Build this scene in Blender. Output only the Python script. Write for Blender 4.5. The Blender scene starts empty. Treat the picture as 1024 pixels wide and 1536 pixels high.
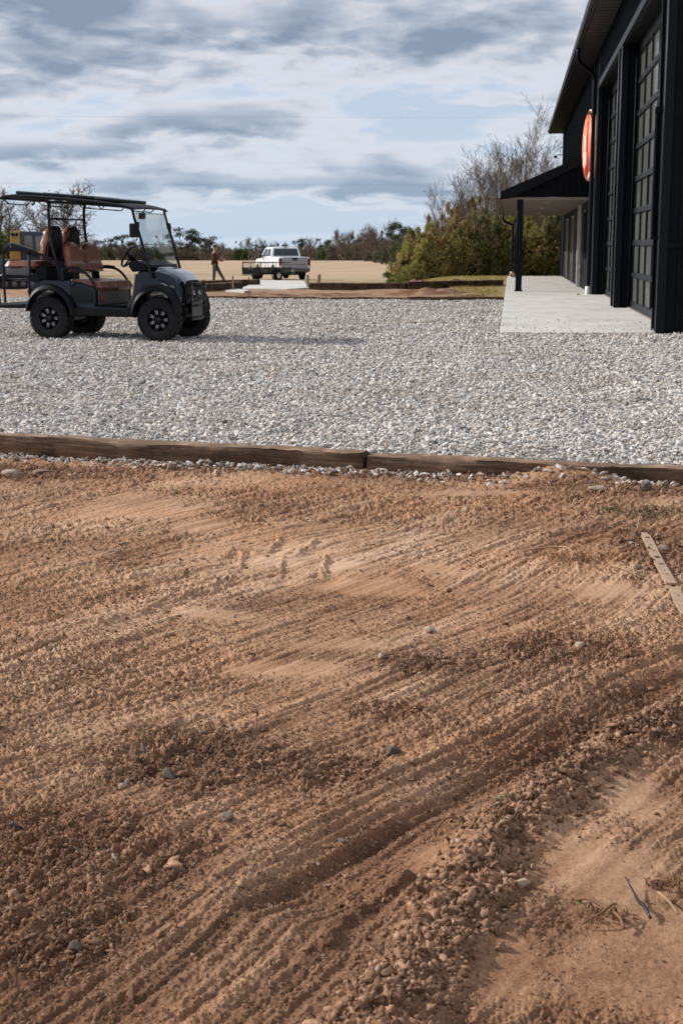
import bpy, bmesh, math, random
import numpy as np
from mathutils import Vector, Matrix
R = math.radians
C = bpy.context.scene.collection
SC = bpy.context.scene
random.seed(7)
RNG = np.random.default_rng(11)

# ------------------------------------------------------------------ camera
CAM_H = 1.30
cam_d = bpy.data.cameras.new("camera")
cam = bpy.data.objects.new("camera", cam_d); C.objects.link(cam)
cam.location = (0, 0, CAM_H)
PITCH, YAW = 10.569, 6.703
cam.rotation_euler = (R(90 - PITCH), 0, R(YAW))
cam_d.sensor_fit = 'VERTICAL'; cam_d.sensor_height = 36.0
cam_d.lens = 2133.0 / 1536.0 * 36.0
cam_d.clip_start = 0.1; cam_d.clip_end = 6000
cam_d.dof.use_dof = True; cam_d.dof.focus_distance = 5.5; cam_d.dof.aperture_fstop = 13.0
SC.camera = cam

# ------------------------------------------------------------------ sky
SUN_AZ = R(168)          # direction TO the sun, counted from +X towards +Y
SUN_EL = R(30)
SC.world = bpy.data.worlds.new("World"); SC.world.use_nodes = True
wn = SC.world.node_tree; wn.nodes.clear(); wl = wn.links
def N(nt, typ, **kw):
    n = nt.nodes.new(typ)
    for k, v in kw.items():
        if k == 'inp':
            for a, b in v.items(): n.inputs[a].default_value = b
        else: setattr(n, k, v)
    return n
def ramp(nt, stops, interp='LINEAR'):
    n = nt.nodes.new('ShaderNodeValToRGB'); cr = n.color_ramp; cr.interpolation = interp
    while len(cr.elements) > 1: cr.elements.remove(cr.elements[-1])
    for i, (p, c) in enumerate(stops):
        e = cr.elements[0] if i == 0 else cr.elements.new(p)
        e.position = p; e.color = (*c, 1) if len(c) == 3 else c
    return n
def math_n(nt, op, a=None, b=None, c=None, clamp=False):
    n = nt.nodes.new('ShaderNodeMath'); n.operation = op; n.use_clamp = clamp
    for i, v in enumerate((a, b, c)):
        if v is None: continue
        if isinstance(v, (int, float)): n.inputs[i].default_value = v
        else: nt.links.new(v, n.inputs[i])
    return n.outputs[0]
def mixc(nt, fac, a, b, mode='MIX'):
    n = nt.nodes.new('ShaderNodeMix'); n.data_type = 'RGBA'; n.blend_type = mode
    for sock, v in ((n.inputs[0], fac), (n.inputs[6], a), (n.inputs[7], b)):
        if isinstance(v, (int, float)): sock.default_value = v
        elif isinstance(v, tuple): sock.default_value = (*v, 1) if len(v) == 3 else v
        else: nt.links.new(v, sock)
    return n.outputs[2]
sky = N(wn, 'ShaderNodeTexSky', sky_type='NISHITA', sun_disc=False, sun_elevation=SUN_EL,
        sun_rotation=math.pi/2 - SUN_AZ, air_density=1.0, dust_density=0.7, ozone_density=1.2)
tc = N(wn, 'ShaderNodeTexCoord')
sep = N(wn, 'ShaderNodeSeparateXYZ'); wl.new(tc.outputs['Generated'], sep.inputs[0])
zz = math_n(wn, 'MAXIMUM', sep.outputs[2], 0.0)
az = math_n(wn, 'ARCTAN2', sep.outputs[0], sep.outputs[1])
el = math_n(wn, 'ARCSINE', sep.outputs[2])
comb = N(wn, 'ShaderNodeCombineXYZ')
wl.new(math_n(wn, 'MULTIPLY', az, 7.5), comb.inputs[0])
# clouds look flatter the lower they hang
wl.new(math_n(wn, 'MULTIPLY', math_n(wn, 'POWER', math_n(wn, 'MAXIMUM', el, 0.0), 0.82), 20.0), comb.inputs[1])
comb.inputs[2].default_value = 3.7
n1 = N(wn, 'ShaderNodeTexNoise', inp={'Scale': 1.15, 'Detail': 7.0, 'Roughness': 0.47, 'Distortion': 0.2}); wl.new(comb.outputs[0], n1.inputs['Vector'])
n2 = N(wn, 'ShaderNodeTexNoise', inp={'Scale': 4.0, 'Detail': 7.0, 'Roughness': 0.5, 'Distortion': 0.15}); wl.new(comb.outputs[0], n2.inputs['Vector'])
n3 = N(wn, 'ShaderNodeTexNoise', inp={'Scale': 0.28, 'Detail': 3.0}); wl.new(comb.outputs[0], n3.inputs['Vector'])
# azimuth (0 at the view axis, + to the right) and height in degrees-like units, for the big banks
def bank(azc, elc, sa, se, amp):
    wob = math_n(wn, 'MULTIPLY_ADD', n2.outputs[0], 0.03, -0.015)
    a = math_n(wn, 'DIVIDE', math_n(wn, 'SUBTRACT', az, azc), sa)
    e = math_n(wn, 'DIVIDE', math_n(wn, 'SUBTRACT', math_n(wn, 'ADD', el, wob), elc), se)
    s = math_n(wn, 'ADD', math_n(wn, 'MULTIPLY', a, a), math_n(wn, 'MULTIPLY', e, e))
    return math_n(wn, 'MULTIPLY', math_n(wn, 'EXPONENT', math_n(wn, 'MULTIPLY', s, -1.0)), amp)
def azel(px, py):
    return ((px-512)/2133*0.985 - R(YAW), R(0) + math.atan((370-py)/2133*0.99))
banks = []
for px, py, wx, wy, amp in [(300,195,150,24,.20),(70,238,95,15,.18),(60,25,140,32,.14),(360,60,190,26,.14),(760,222,100,9,.10),(300,282,110,9,.09),
                            (90,110,150,18,.08),(560,282,120,9,.10),(640,120,200,30,-.05),(500,335,700,30,-.24),(80,60,230,60,.05),(600,210,260,26,-.05),(330,330,200,8,.08),(640,180,110,14,-.10),(160,180,120,14,-.06),(780,175,120,10,-.08)]:
    a, e = azel(px, py)
    banks.append(bank(a, e, wx/2133, wy/2133, amp))
bs = banks[0]
for b in banks[1:]: bs = math_n(wn, 'ADD', bs, b)
dens = math_n(wn, 'ADD', math_n(wn, 'MULTIPLY', n1.outputs[0], 0.56), math_n(wn, 'MULTIPLY', n2.outputs[0], 0.44))
dens = math_n(wn, 'ADD', dens, math_n(wn, 'MULTIPLY_ADD', n3.outputs[0], 0.25, -0.125))
dens = math_n(wn, 'ADD', dens, bs)
cov = ramp(wn, [(0.34, (.15,)*3), (0.42, (.62,)*3), (0.50, (.95,)*3)]); wl.new(dens, cov.inputs[0])
ccol = ramp(wn, [(0.42, (.80,.79,.83)), (0.49, (.66,.665,.72)), (0.555, (.46,.51,.61)), (0.68, (.235,.295,.40))]); wl.new(dens, ccol.inputs[0])
skyb = mixc(wn, 0.7, sky.outputs[0], (4.2, 5.2, 7.2))
csc = N(wn, 'ShaderNodeVectorMath', operation='SCALE', inp={'Scale': 9.0}); wl.new(ccol.outputs[0], csc.inputs[0])
hz = math_n(wn, 'MULTIPLY', math_n(wn, 'EXPONENT', math_n(wn, 'MULTIPLY', zz, -22.0)), 0.55)
mc = mixc(wn, cov.outputs[0], skyb, csc.outputs[0])
mh = mixc(wn, hz, mc, (4.7, 6.3, 8.0))
bg = N(wn, 'ShaderNodeBackground', inp={'Strength': 0.088}); wl.new(mh, bg.inputs[0])
wo = N(wn, 'ShaderNodeOutputWorld'); wl.new(bg.outputs[0], wo.inputs[0])

# ------------------------------------------------------------------ sun, exposure
sun_d = bpy.data.lights.new("sun", 'SUN'); sun_d.energy = 3.9; sun_d.angle = R(2); sun_d.color = (1.0, .95, .89)
sun = bpy.data.objects.new("sun", sun_d); C.objects.link(sun)
sdir = Vector((math.cos(SUN_AZ)*math.cos(SUN_EL), math.sin(SUN_AZ)*math.cos(SUN_EL), math.sin(SUN_EL)))
sun.rotation_euler = sdir.to_track_quat('Z', 'Y').to_euler()
SC.view_settings.view_transform = 'Standard'; SC.view_settings.look = 'None'
SC.view_settings.exposure = 0.38; SC.view_settings.gamma = 1.0
SC.render.engine = 'CYCLES'
SC.cycles.use_denoising = True
SC.cycles.max_bounces = 6; SC.cycles.diffuse_bounces = 3; SC.cycles.glossy_bounces = 3; SC.cycles.transparent_max_bounces = 8
SC.cycles.caustics_reflective = False; SC.cycles.caustics_refractive = False

# ------------------------------------------------------------------ helpers
def link(o, parent=None):
    C.objects.link(o)
    if parent is not None: o.parent = parent
    return o
def tag(o, label=None, cat=None, group=None, kind=None):
    if label: o['label'] = label
    if cat: o['category'] = cat
    if group: o['group'] = group
    if kind: o['kind'] = kind
    return o
def empty(name, loc=(0,0,0), rz=0, parent=None):
    o = bpy.data.objects.new(name, None); link(o, parent); o.location = loc; o.rotation_euler = (0,0,rz); o.empty_display_size = .1
    return o
def obj(name, bm, mat, parent=None, loc=(0,0,0), rot=(0,0,0), smooth=38):
    if smooth:
        ang = R(smooth)
        for f in bm.faces: f.smooth = True
        for e in bm.edges:
            if len(e.link_faces) == 2:
                try: e.smooth = e.calc_face_angle() < ang
                except ValueError: e.smooth = True
    me = bpy.data.meshes.new(name); bm.to_mesh(me); bm.free()
    if isinstance(mat, (list, tuple)):
        for m in mat: me.materials.append(m)
    else: me.materials.append(mat)
    o = bpy.data.objects.new(name, me); link(o, parent); o.location = loc; o.rotation_euler = rot
    return o
def npmesh(name, verts, faces, mat, parent=None, smooth=False, attrs=None, matidx=None):
    """verts (n,3), faces (m,k) numpy"""
    me = bpy.data.meshes.new(name)
    v = np.asarray(verts, np.float32); f = np.asarray(faces, np.int32); k = f.shape[1]
    me.vertices.add(len(v)); me.vertices.foreach_set('co', v.ravel())
    me.loops.add(f.size); me.loops.foreach_set('vertex_index', f.ravel())
    me.polygons.add(len(f)); me.polygons.foreach_set('loop_start', np.arange(0, f.size, k, dtype=np.int32))
    if smooth: me.polygons.foreach_set('use_smooth', np.ones(len(f), bool))
    me.update(calc_edges=True)
    for an, (dom, arr) in (attrs or {}).items():
        a = me.attributes.new(an, 'FLOAT', dom); a.data.foreach_set('value', np.asarray(arr, np.float32).ravel())
    me.materials.append(mat)
    o = bpy.data.objects.new(name, me); link(o, parent)
    return o
def copy_tree(o, parent=None):
    c = o.copy(); C.objects.link(c); c.parent = parent
    for ch in list(o.children): copy_tree(ch, c)
    return c
def box(bm, x0, x1, y0, y1, z0, z1, bev=0.0, rot=None, seg=1):
    m = Matrix.Translation(((x0+x1)/2, (y0+y1)/2, (z0+z1)/2))
    if rot is not None: m = m @ rot
    m = m @ Matrix.Diagonal((x1-x0, y1-y0, z1-z0, 1))
    r = bmesh.ops.create_cube(bm, size=1, matrix=m)
    if bev > 0:
        es = list({e for v in r['verts'] for e in v.link_edges})
        bmesh.ops.bevel(bm, geom=es, offset=bev, segments=seg, profile=.5, affect='EDGES', clamp_overlap=True)
def catmull(pts, n=6, closed=False):
    P = [Vector(p) for p in pts]; out = []
    m = len(P); rng = range(m) if closed else range(m-1)
    for i in rng:
        p0 = P[(i-1) % m] if closed or i > 0 else P[0]*2-P[1]
        p1 = P[i]; p2 = P[(i+1) % m]
        p3 = P[(i+2) % m] if closed or i < m-2 else P[-1]*2-P[-2]
        for k in range(n):
            t = k/n
            out.append(.5*((2*p1)+(-p0+p2)*t+(2*p0-5*p1+4*p2-p3)*t*t+(-p0+3*p1-3*p2+p3)*t**3))
    if not closed: out.append(P[-1])
    return out
def tube(bm, pts, r, n=8, closed=False, curve=0, cap=True):
    if curve: pts = catmull(pts, curve, closed)
    P = [Vector(p) for p in pts]; m = len(P)
    rs = [r]*m if isinstance(r, (int, float)) else [r[min(int(i*len(r)/m), len(r)-1)] for i in range(m)]
    rings = []; up = None
    for i in range(m):
        if closed: t = (P[(i+1) % m]-P[i-1]).normalized()
        else: t = (P[min(i+1, m-1)]-P[max(i-1, 0)]).normalized()
        if up is None: up = t.orthogonal().normalized()
        up = (up - t*up.dot(t))
        up = up.normalized() if up.length > 1e-6 else t.orthogonal().normalized()
        s = t.cross(up)
        rings.append([bm.verts.new(P[i]+(up*math.cos(2*math.pi*k/n)+s*math.sin(2*math.pi*k/n))*rs[i]) for k in range(n)])
    for i in range(m if closed else m-1):
        a, b = rings[i], rings[(i+1) % m]
        for k in range(n):
            bm.faces.new((a[k], a[(k+1) % n], b[(k+1) % n], b[k]))
    if cap and not closed:
        bm.faces.new(rings[0][::-1]); bm.faces.new(rings[-1])
def lathe(bm, prof, n=32, axis='Y', center=(0,0,0)):
    """prof: list of (radius, along)"""
    c = Vector(center); rings = []
    for r, a in prof:
        ring = []
        for k in range(n):
            t = 2*math.pi*k/n
            if axis == 'Y': p = Vector((r*math.cos(t), a, r*math.sin(t)))
            elif axis == 'X': p = Vector((a, r*math.cos(t), r*math.sin(t)))
            else: p = Vector((r*math.cos(t), r*math.sin(t), a))
            ring.append(bm.verts.new(p+c))
        rings.append(ring)
    for i in range(len(rings)-1):
        for k in range(n):
            bm.faces.new((rings[i][k], rings[i][(k+1) % n], rings[i+1][(k+1) % n], rings[i+1][k]))
    return rings
def prism(bm, poly, y0, y1, bev=0.0, ys=None, fn=None, seg=2):
    """poly in (x,z) extruded along y; ys = slice positions; fn(x,y,z)->(x,y,z)"""
    ys = ys or [y0, y1]
    rings = []
    for y in ys:
        rings.append([bm.verts.new(fn(x, y, z) if fn else (x, y, z)) for x, z in poly])
    n = len(poly); new = []
    for i in range(len(ys)-1):
        for k in range(n):
            new.append(bm.faces.new((rings[i][k], rings[i][(k+1) % n], rings[i+1][(k+1) % n], rings[i+1][k])))
    a = bm.faces.new(rings[0][::-1]); b = bm.faces.new(rings[-1])
    bmesh.ops.recalc_face_normals(bm, faces=new+[a, b])
    if bev:
        es = list(a.edges)+list(b.edges)
        bmesh.ops.bevel(bm, geom=es, offset=bev, segments=seg, profile=.5, affect='EDGES', clamp_overlap=True)
def quad(bm, a, b, c, d): return bm.faces.new([bm.verts.new(p) for p in (a, b, c, d)])
def BM(): return bmesh.new()

# ---- numpy noise
_perm = RNG.permutation(4096).astype(np.int64)
_ga = RNG.uniform(0, 2*np.pi, 4096)
_gx, _gy = np.cos(_ga).astype(np.float32), np.sin(_ga).astype(np.float32)
def noise(x, y, seed=0):
    x = np.asarray(x, np.float32); y = np.asarray(y, np.float32)
    xi = np.floor(x).astype(np.int64); yi = np.floor(y).astype(np.int64)
    xf = x-xi; yf = y-yi
    u = xf*xf*xf*(xf*(xf*6-15)+10); v = yf*yf*yf*(yf*(yf*6-15)+10)
    def gr(ix, iy, dx, dy):
        h = _perm[(_perm[(ix+seed*57) & 4095]+iy) & 4095]
        return _gx[h]*dx+_gy[h]*dy
    a = gr(xi, yi, xf, yf); b = gr(xi+1, yi, xf-1, yf); c = gr(xi, yi+1, xf, yf-1); d = gr(xi+1, yi+1, xf-1, yf-1)
    return ((a+(b-a)*u)+((c+(d-c)*u)-(a+(b-a)*u))*v)*1.5
def fbm(x, y, oct=4, seed=0, gain=.5):
    s = 0; a = 1.0; f = 1.0
    for i in range(oct):
        s = s+a*noise(x*f+17.3*i, y*f-9.1*i, seed+i); a *= gain; f *= 2.03
    return s
def sstep(a, b, x):
    t = np.clip((x-a)/(b-a), 0, 1); return t*t*(3-2*t)

# ------------------------------------------------------------------ materials
def mat_new(name):
    m = bpy.data.materials.new(name); m.use_nodes = True; nt = m.node_tree
    b = nt.nodes['Principled BSDF']; return m, nt, b
def P(name, col, rough=.5, metal=0, spec=.5, var=.12, scale=8, bump=0, bscale=60, coat=0, emis=None, dirt=None, dirt_z=None):
    """principled with a little noise in colour and roughness"""
    m, nt, b = mat_new(name); L = nt.links
    t = N(nt, 'ShaderNodeTexCoord')
    n = N(nt, 'ShaderNodeTexNoise', inp={'Scale': scale, 'Detail': 5.0, 'Roughness': .6}); L.new(t.outputs['Object'], n.inputs['Vector'])
    lo = tuple(c*(1-var) for c in col); hi = tuple(min(1, c*(1+var)) for c in col)
    r = ramp(nt, [(0.3, lo), (0.7, hi)]); L.new(n.outputs[0], r.inputs[0])
    out = r.outputs[0]
    if dirt:
        geo = N(nt, 'ShaderNodeSeparateXYZ'); L.new(t.outputs['Object'], geo.inputs[0])
        z0, z1 = dirt_z
        f = N(nt, 'ShaderNodeMapRange', inp={'From Min': z0, 'From Max': z1, 'To Min': 1.0, 'To Max': 0.0}); L.new(geo.outputs[2], f.inputs[0])
        ff = math_n(nt, 'MULTIPLY', f.outputs[0], math_n(nt, 'MULTIPLY', n.outputs[0], 1.1), clamp=True)
        out = mixc(nt, ff, out, dirt)
    L.new(out, b.inputs['Base Color'])
    rr = N(nt, 'ShaderNodeMapRange', inp={'From Min': .3, 'From Max': .7, 'To Min': max(rough*.85, .02), 'To Max': min(rough*1.15, 1)}); L.new(n.outputs[0], rr.inputs[0])
    L.new(rr.outputs[0], b.inputs['Roughness'])
    b.inputs['Metallic'].default_value = metal; b.inputs['Specular IOR Level'].default_value = spec
    b.inputs['Coat Weight'].default_value = coat; b.inputs['Coat Roughness'].default_value = .05
    if emis: b.inputs['Emission Color'].default_value = (*emis[0], 1); b.inputs['Emission Strength'].default_value = emis[1]
    if bump:
        n4 = N(nt, 'ShaderNodeTexNoise', inp={'Scale': bscale, 'Detail': 4.0}); L.new(t.outputs['Object'], n4.inputs['Vector'])
        bp = N(nt, 'ShaderNodeBump', inp={'Strength': bump, 'Distance': .01}); L.new(n4.outputs[0], bp.inputs['Height']); L.new(bp.outputs[0], b.inputs['Normal'])
    return m
M = {}
M['black_metal'] = P('black painted metal', (.0095,.011,.0145), .55, 0, .03, .25, 3)
M['black_trim'] = P('black trim', (.007,.0085,.012), .42, 0, .12, .2, 6)
M['soffit'] = P('dark soffit', (.020,.021,.025), .5, 0, .4, .2, 2)
M['porch_ceiling'] = P('porch ceiling', (.23,.205,.18), .55, 0, .4, .12, 1.5)
M['door_frame'] = P('door frame metal', (.011,.013,.016), .5, 0, .15, .2, 4)
M['glass_dark'] = P('dark door glass', (.15,.155,.145), .10, 0, .8, .3, .8)
M['pale_trim'] = P('pale trim', (.50,.46,.38), .5, 0, .4, .1, 3)
M['white'] = P('white pvc', (.62,.61,.58), .5, 0, .4, .1, 8)
M['sign_orange'] = P('orange sign', (.80,.185,.075), .4, 0, .5, .1, 2)
M['sign_pale'] = P('pale sign rim', (.85,.50,.38), .4, 0, .5, .08, 3)
M['sign_red'] = P('dark red sign', (.30,.012,.008), .4, 0, .5, .15, 3)
M['paint'] = P('charcoal blue cart paint', (.006,.011,.020), .20, .5, .3, .2, 3, coat=.5, dirt=(.05,.04,.034), dirt_z=(.25,.45))
M['hood_sheen'] = P('cart hood with sky sheen', (.22,.235,.26), .20, .9, .6, .1, 4, coat=1)  # dark hood coloured silvery to stand for the sky reflected in it
M['plastic'] = P('black textured plastic', (.005,.006,.008), .5, 0, .16, .2, 10, bump=.1, bscale=150, dirt=(.045,.037,.031), dirt_z=(.15,.5))
M['frame_black'] = P('black powder coat', (.006,.007,.010), .35, 0, .3, .15, 8)
M['wire'] = P('grey wire', (.28,.30,.33), .6, 0, .3, .1, 8)
M['pane'] = P('shaded window', (.012,.014,.018), .6, 0, .0, .2, 2)
M['rubber'] = P('tyre rubber', (.010,.010,.012), .8, 0, .25, .3, 20, bump=.2, bscale=120, dirt=(.05,.045,.040), dirt_z=(-.5,.4))
M['rim_black'] = P('black rim', (.008,.008,.010), .22, .3, .5, .1, 5)
M['rim_metal'] = P('machined rim', (.60,.60,.62), .22, 1, .5, .08, 5)
M['leather'] = P('brown leather', (.21,.066,.036), .32, 0, .6, .2, 9, bump=.35, bscale=60)
M['leather_dark'] = P('dark leather backing', (.014,.017,.024), .5, 0, .4, .2, 9)
M['chrome'] = P('chrome', (.7,.7,.72), .12, 1, .5, .05, 5)
M['lens'] = P('clear lens', (.30,.31,.33), .08, .3, .8, .2, 20)
M['red_lens'] = P('red lens', (.22,.018,.016), .3, 0, .6, .1, 8)
M['greyplate'] = P('grey skid plate', (.105,.105,.11), .5, .2, .5, .15, 8)
M['greypanel'] = P('grey inner panel', (.15,.14,.135), .6, 0, .4, .15, 6)
M['truck_white'] = P('white truck paint', (.74,.75,.76), .25, 0, .5, .05, 1, coat=.6, dirt=(.34,.28,.22), dirt_z=(.2,1.0))
M['truck_shaded'] = P('shaded white tailgate', (.34,.355,.40), .3, 0, .5, .05, 1, coat=.3)  # white tailgate greyed: its shade is put into the colour
M['car_glass'] = P('tinted car glass', (.010,.020,.030), .06, 0, .7, .2, 1)
M['mesh_grey'] = P('expanded mesh', (.085,.085,.08), .6, 0, .4, .2, 20)
M['yellow'] = P('yellow machine paint', (.40,.24,.06), .45, 0, .5, .2, 5)
M['navy'] = P('dark blue cab', (.022,.035,.060), .4, 0, .5, .15, 4)
M['skin'] = P('skin', (.40,.19,.13), .55, 0, .35, .08, 12)
M['shirt'] = P('rust shirt', (.10,.035,.027), .85, 0, .2, .15, 15)
M['vest'] = P('dark brown vest', (.045,.032,.030), .85, 0, .2, .2, 12)
M['trousers'] = P('grey trousers', (.10,.088,.078), .85, 0, .2, .2, 12)
M['boots'] = P('brown boots', (.06,.035,.022), .6, 0, .3, .2, 12)
M['hair'] = P('brown hair', (.05,.03,.02), .7, 0, .3, .2, 20)
M['stake'] = P('pale lath wood', (.38,.265,.18), .75, 0, .2, .16, 25, bump=.3, bscale=200)
M['ink'] = P('faded black marker', (.10,.075,.06), .8, 0, .2, .3, 60)
M['black_plastic'] = P('black plastic strip', (.012,.014,.018), .4, 0, .5, .2, 20)
M['straw'] = P('dry straw', (.33,.21,.12), .8, 0, .2, .2, 30)
M['twig'] = P('dry twig', (.20,.11,.06), .8, 0, .2, .3, 30)
M['greenleaf'] = P('fresh green blade', (.10,.17,.03), .6, 0, .3, .2, 30)
M['moss'] = P('olive moss', (.085,.072,.030), .9, 0, .2, .35, 40)
M['rust_pvc'] = P('brown rock', (.24,.15,.10), .8, 0, .3, .25, 20, bump=.5, bscale=30)

def M_attr_dirt():
    m, nt, b = mat_new('bare dirt'); L = nt.links
    t = N(nt, 'ShaderNodeTexCoord')
    a = N(nt, 'ShaderNodeAttribute', attribute_name='tone')
    n1 = N(nt, 'ShaderNodeTexNoise', inp={'Scale': 26, 'Detail': 7.0, 'Roughness': .7}); L.new(t.outputs['Object'], n1.inputs['Vector'])
    n2 = N(nt, 'ShaderNodeTexNoise', inp={'Scale': 170, 'Detail': 5.0, 'Roughness': .7}); L.new(t.outputs['Object'], n2.inputs['Vector'])
    n3 = N(nt, 'ShaderNodeTexNoise', inp={'Scale': 1.3, 'Detail': 4.0, 'Roughness': .6}); L.new(t.outputs['Object'], n3.inputs['Vector'])
    f = math_n(nt, 'ADD', a.outputs['Fac'], math_n(nt, 'MULTIPLY_ADD', n1.outputs[0], .5, -.25))
    f = math_n(nt, 'ADD', f, math_n(nt, 'MULTIPLY_ADD', n2.outputs[0], .85, -.425))
    r = ramp(nt, [(0.0, (.068,.033,.017)), (0.33, (.220,.116,.064)), (0.64, (.415,.248,.147)), (1.0, (.60,.405,.270))]); L.new(f, r.inputs[0])
    red = mixc(nt, 1.0, r.outputs[0], (1.0, .90, .82), 'MULTIPLY')
    fr = N(nt, 'ShaderNodeMapRange', inp={'From Min': .42, 'From Max': .62}); L.new(n3.outputs[0], fr.inputs[0])
    c = mixc(nt, fr.outputs[0], r.outputs[0], red)
    L.new(c, b.inputs['Base Color'])
    b.inputs['Roughness'].default_value = .93; b.inputs['Specular IOR Level'].default_value = .25
    n4 = N(nt, 'ShaderNodeTexNoise', inp={'Scale': 260, 'Detail': 4.0, 'Roughness': .7}); L.new(t.outputs['Object'], n4.inputs['Vector'])
    bp = N(nt, 'ShaderNodeBump', inp={'Strength': .7, 'Distance': .006}); L.new(n4.outputs[0], bp.inputs['Height']); L.new(bp.outputs[0], b.inputs['Normal'])
    return m
M['dirt'] = M_attr_dirt()
def M_random(name, stops, rough=.85, bump=.4, bscale=60, nscale=30, namt=.25, patchy=None):
    """colour picked per instance, with grain inside it"""
    m, nt, b = mat_new(name); L = nt.links
    oi = N(nt, 'ShaderNodeObjectInfo'); t = N(nt, 'ShaderNodeTexCoord')
    r = ramp(nt, stops); L.new(oi.outputs['Random'], r.inputs[0])
    n = N(nt, 'ShaderNodeTexNoise', inp={'Scale': nscale, 'Detail': 4.0}); L.new(t.outputs['Object'], n.inputs['Vector'])
    g = N(nt, 'ShaderNodeMapRange', inp={'From Min': .3, 'From Max': .7, 'To Min': 1-namt, 'To Max': 1+namt}); L.new(n.outputs[0], g.inputs[0])
    vs = N(nt, 'ShaderNodeVectorMath', operation='SCALE'); L.new(r.outputs[0], vs.inputs[0]); L.new(g.outputs[0], vs.inputs['Scale'])
    if patchy:   # drifts of tan fines lying over the stones, by where each stone lies
        pn = N(nt, 'ShaderNodeTexNoise', inp={'Scale': .55, 'Detail': 5.0, 'Roughness': .65}); L.new(oi.outputs['Location'], pn.inputs['Vector'])
        pf = N(nt, 'ShaderNodeMapRange', inp={'From Min': .50, 'From Max': .68, 'To Min': 0, 'To Max': .45}); L.new(pn.outputs[0], pf.inputs[0])
        cc = mixc(nt, pf.outputs[0], vs.outputs[0], patchy)
    else: cc = vs.outputs[0]
    L.new(cc, b.inputs['Base Color']); b.inputs['Roughness'].default_value = rough; b.inputs['Specular IOR Level'].default_value = .3
    if bump:
        n4 = N(nt, 'ShaderNodeTexNoise', inp={'Scale': bscale, 'Detail': 3.0}); L.new(t.outputs['Object'], n4.inputs['Vector'])
        bp = N(nt, 'ShaderNodeBump', inp={'Strength': bump, 'Distance': .01}); L.new(n4.outputs[0], bp.inputs['Height']); L.new(bp.outputs[0], b.inputs['Normal'])
    return m
M['gravel_stone'] = M_random('gravel stone', [(0, (.17,.165,.16)), (.10, (.32,.31,.30)), (.3, (.50,.475,.45)), (.55, (.64,.61,.575)), (.72, (.58,.52,.455)), (.86, (.75,.715,.675)), (.97, (.50,.39,.29)), (1, (.34,.33,.32))], nscale=3, bscale=6, bump=.3, patchy=(.40,.325,.25))
M['clod'] = M_random('dirt clod', [(0, (.120,.061,.034)), (.35, (.220,.119,.067)), (.7, (.315,.176,.103)), (1, (.43,.258,.16))], nscale=3, bscale=8, bump=.5)
M['pebble'] = M_random('dusty pebble', [(0, (.10,.09,.085)), (.25, (.22,.175,.15)), (.5, (.32,.23,.165)), (.75, (.36,.28,.22)), (1, (.46,.39,.33))], nscale=2, bscale=5, bump=.3)
M['stone'] = P('grey stone', (.26,.20,.15), .85, 0, .25, .3, 6, bump=.4, bscale=60)
M['stone_dark'] = P('dark slate stone', (.10,.075,.055), .7, 0, .35, .35, 18, bump=.4, bscale=60)
M['stone_pale'] = P('pale stone', (.44,.34,.25), .85, 0, .25, .25, 6, bump=.4, bscale=60)

def M_gravel_bed():
    m, nt, b = mat_new('gravel bed'); L = nt.links
    t = N(nt, 'ShaderNodeTexCoord')
    v = N(nt, 'ShaderNodeTexVoronoi', inp={'Scale': 26.0}); L.new(t.outputs['Object'], v.inputs['Vector'])
    sp = N(nt, 'ShaderNodeSeparateColor'); L.new(v.outputs['Color'], sp.inputs[0])
    r = ramp(nt, [(0, (.14,.135,.13)), (.3, (.30,.29,.275)), (.7, (.43,.415,.39)), (1, (.52,.50,.47))]); L.new(sp.outputs[0], r.inputs[0])
    n3 = N(nt, 'ShaderNodeTexNoise', inp={'Scale': .5, 'Detail': 6.0, 'Roughness': .65}); L.new(t.outputs['Object'], n3.inputs['Vector'])
    fr = N(nt, 'ShaderNodeMapRange', inp={'From Min': .56, 'From Max': .72}); L.new(n3.outputs[0], fr.inputs[0])
    c = mixc(nt, fr.outputs[0], r.outputs[0], (.30,.23,.165))
    L.new(c, b.inputs['Base Color']); b.inputs['Roughness'].default_value = .9
    bp = N(nt, 'ShaderNodeBump', inp={'Strength': .9, 'Distance': .02}); L.new(v.outputs['Distance'], bp.inputs['Height']); L.new(bp.outputs[0], b.inputs['Normal'])
    return m
M['gravel_bed'] = M_gravel_bed()

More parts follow.
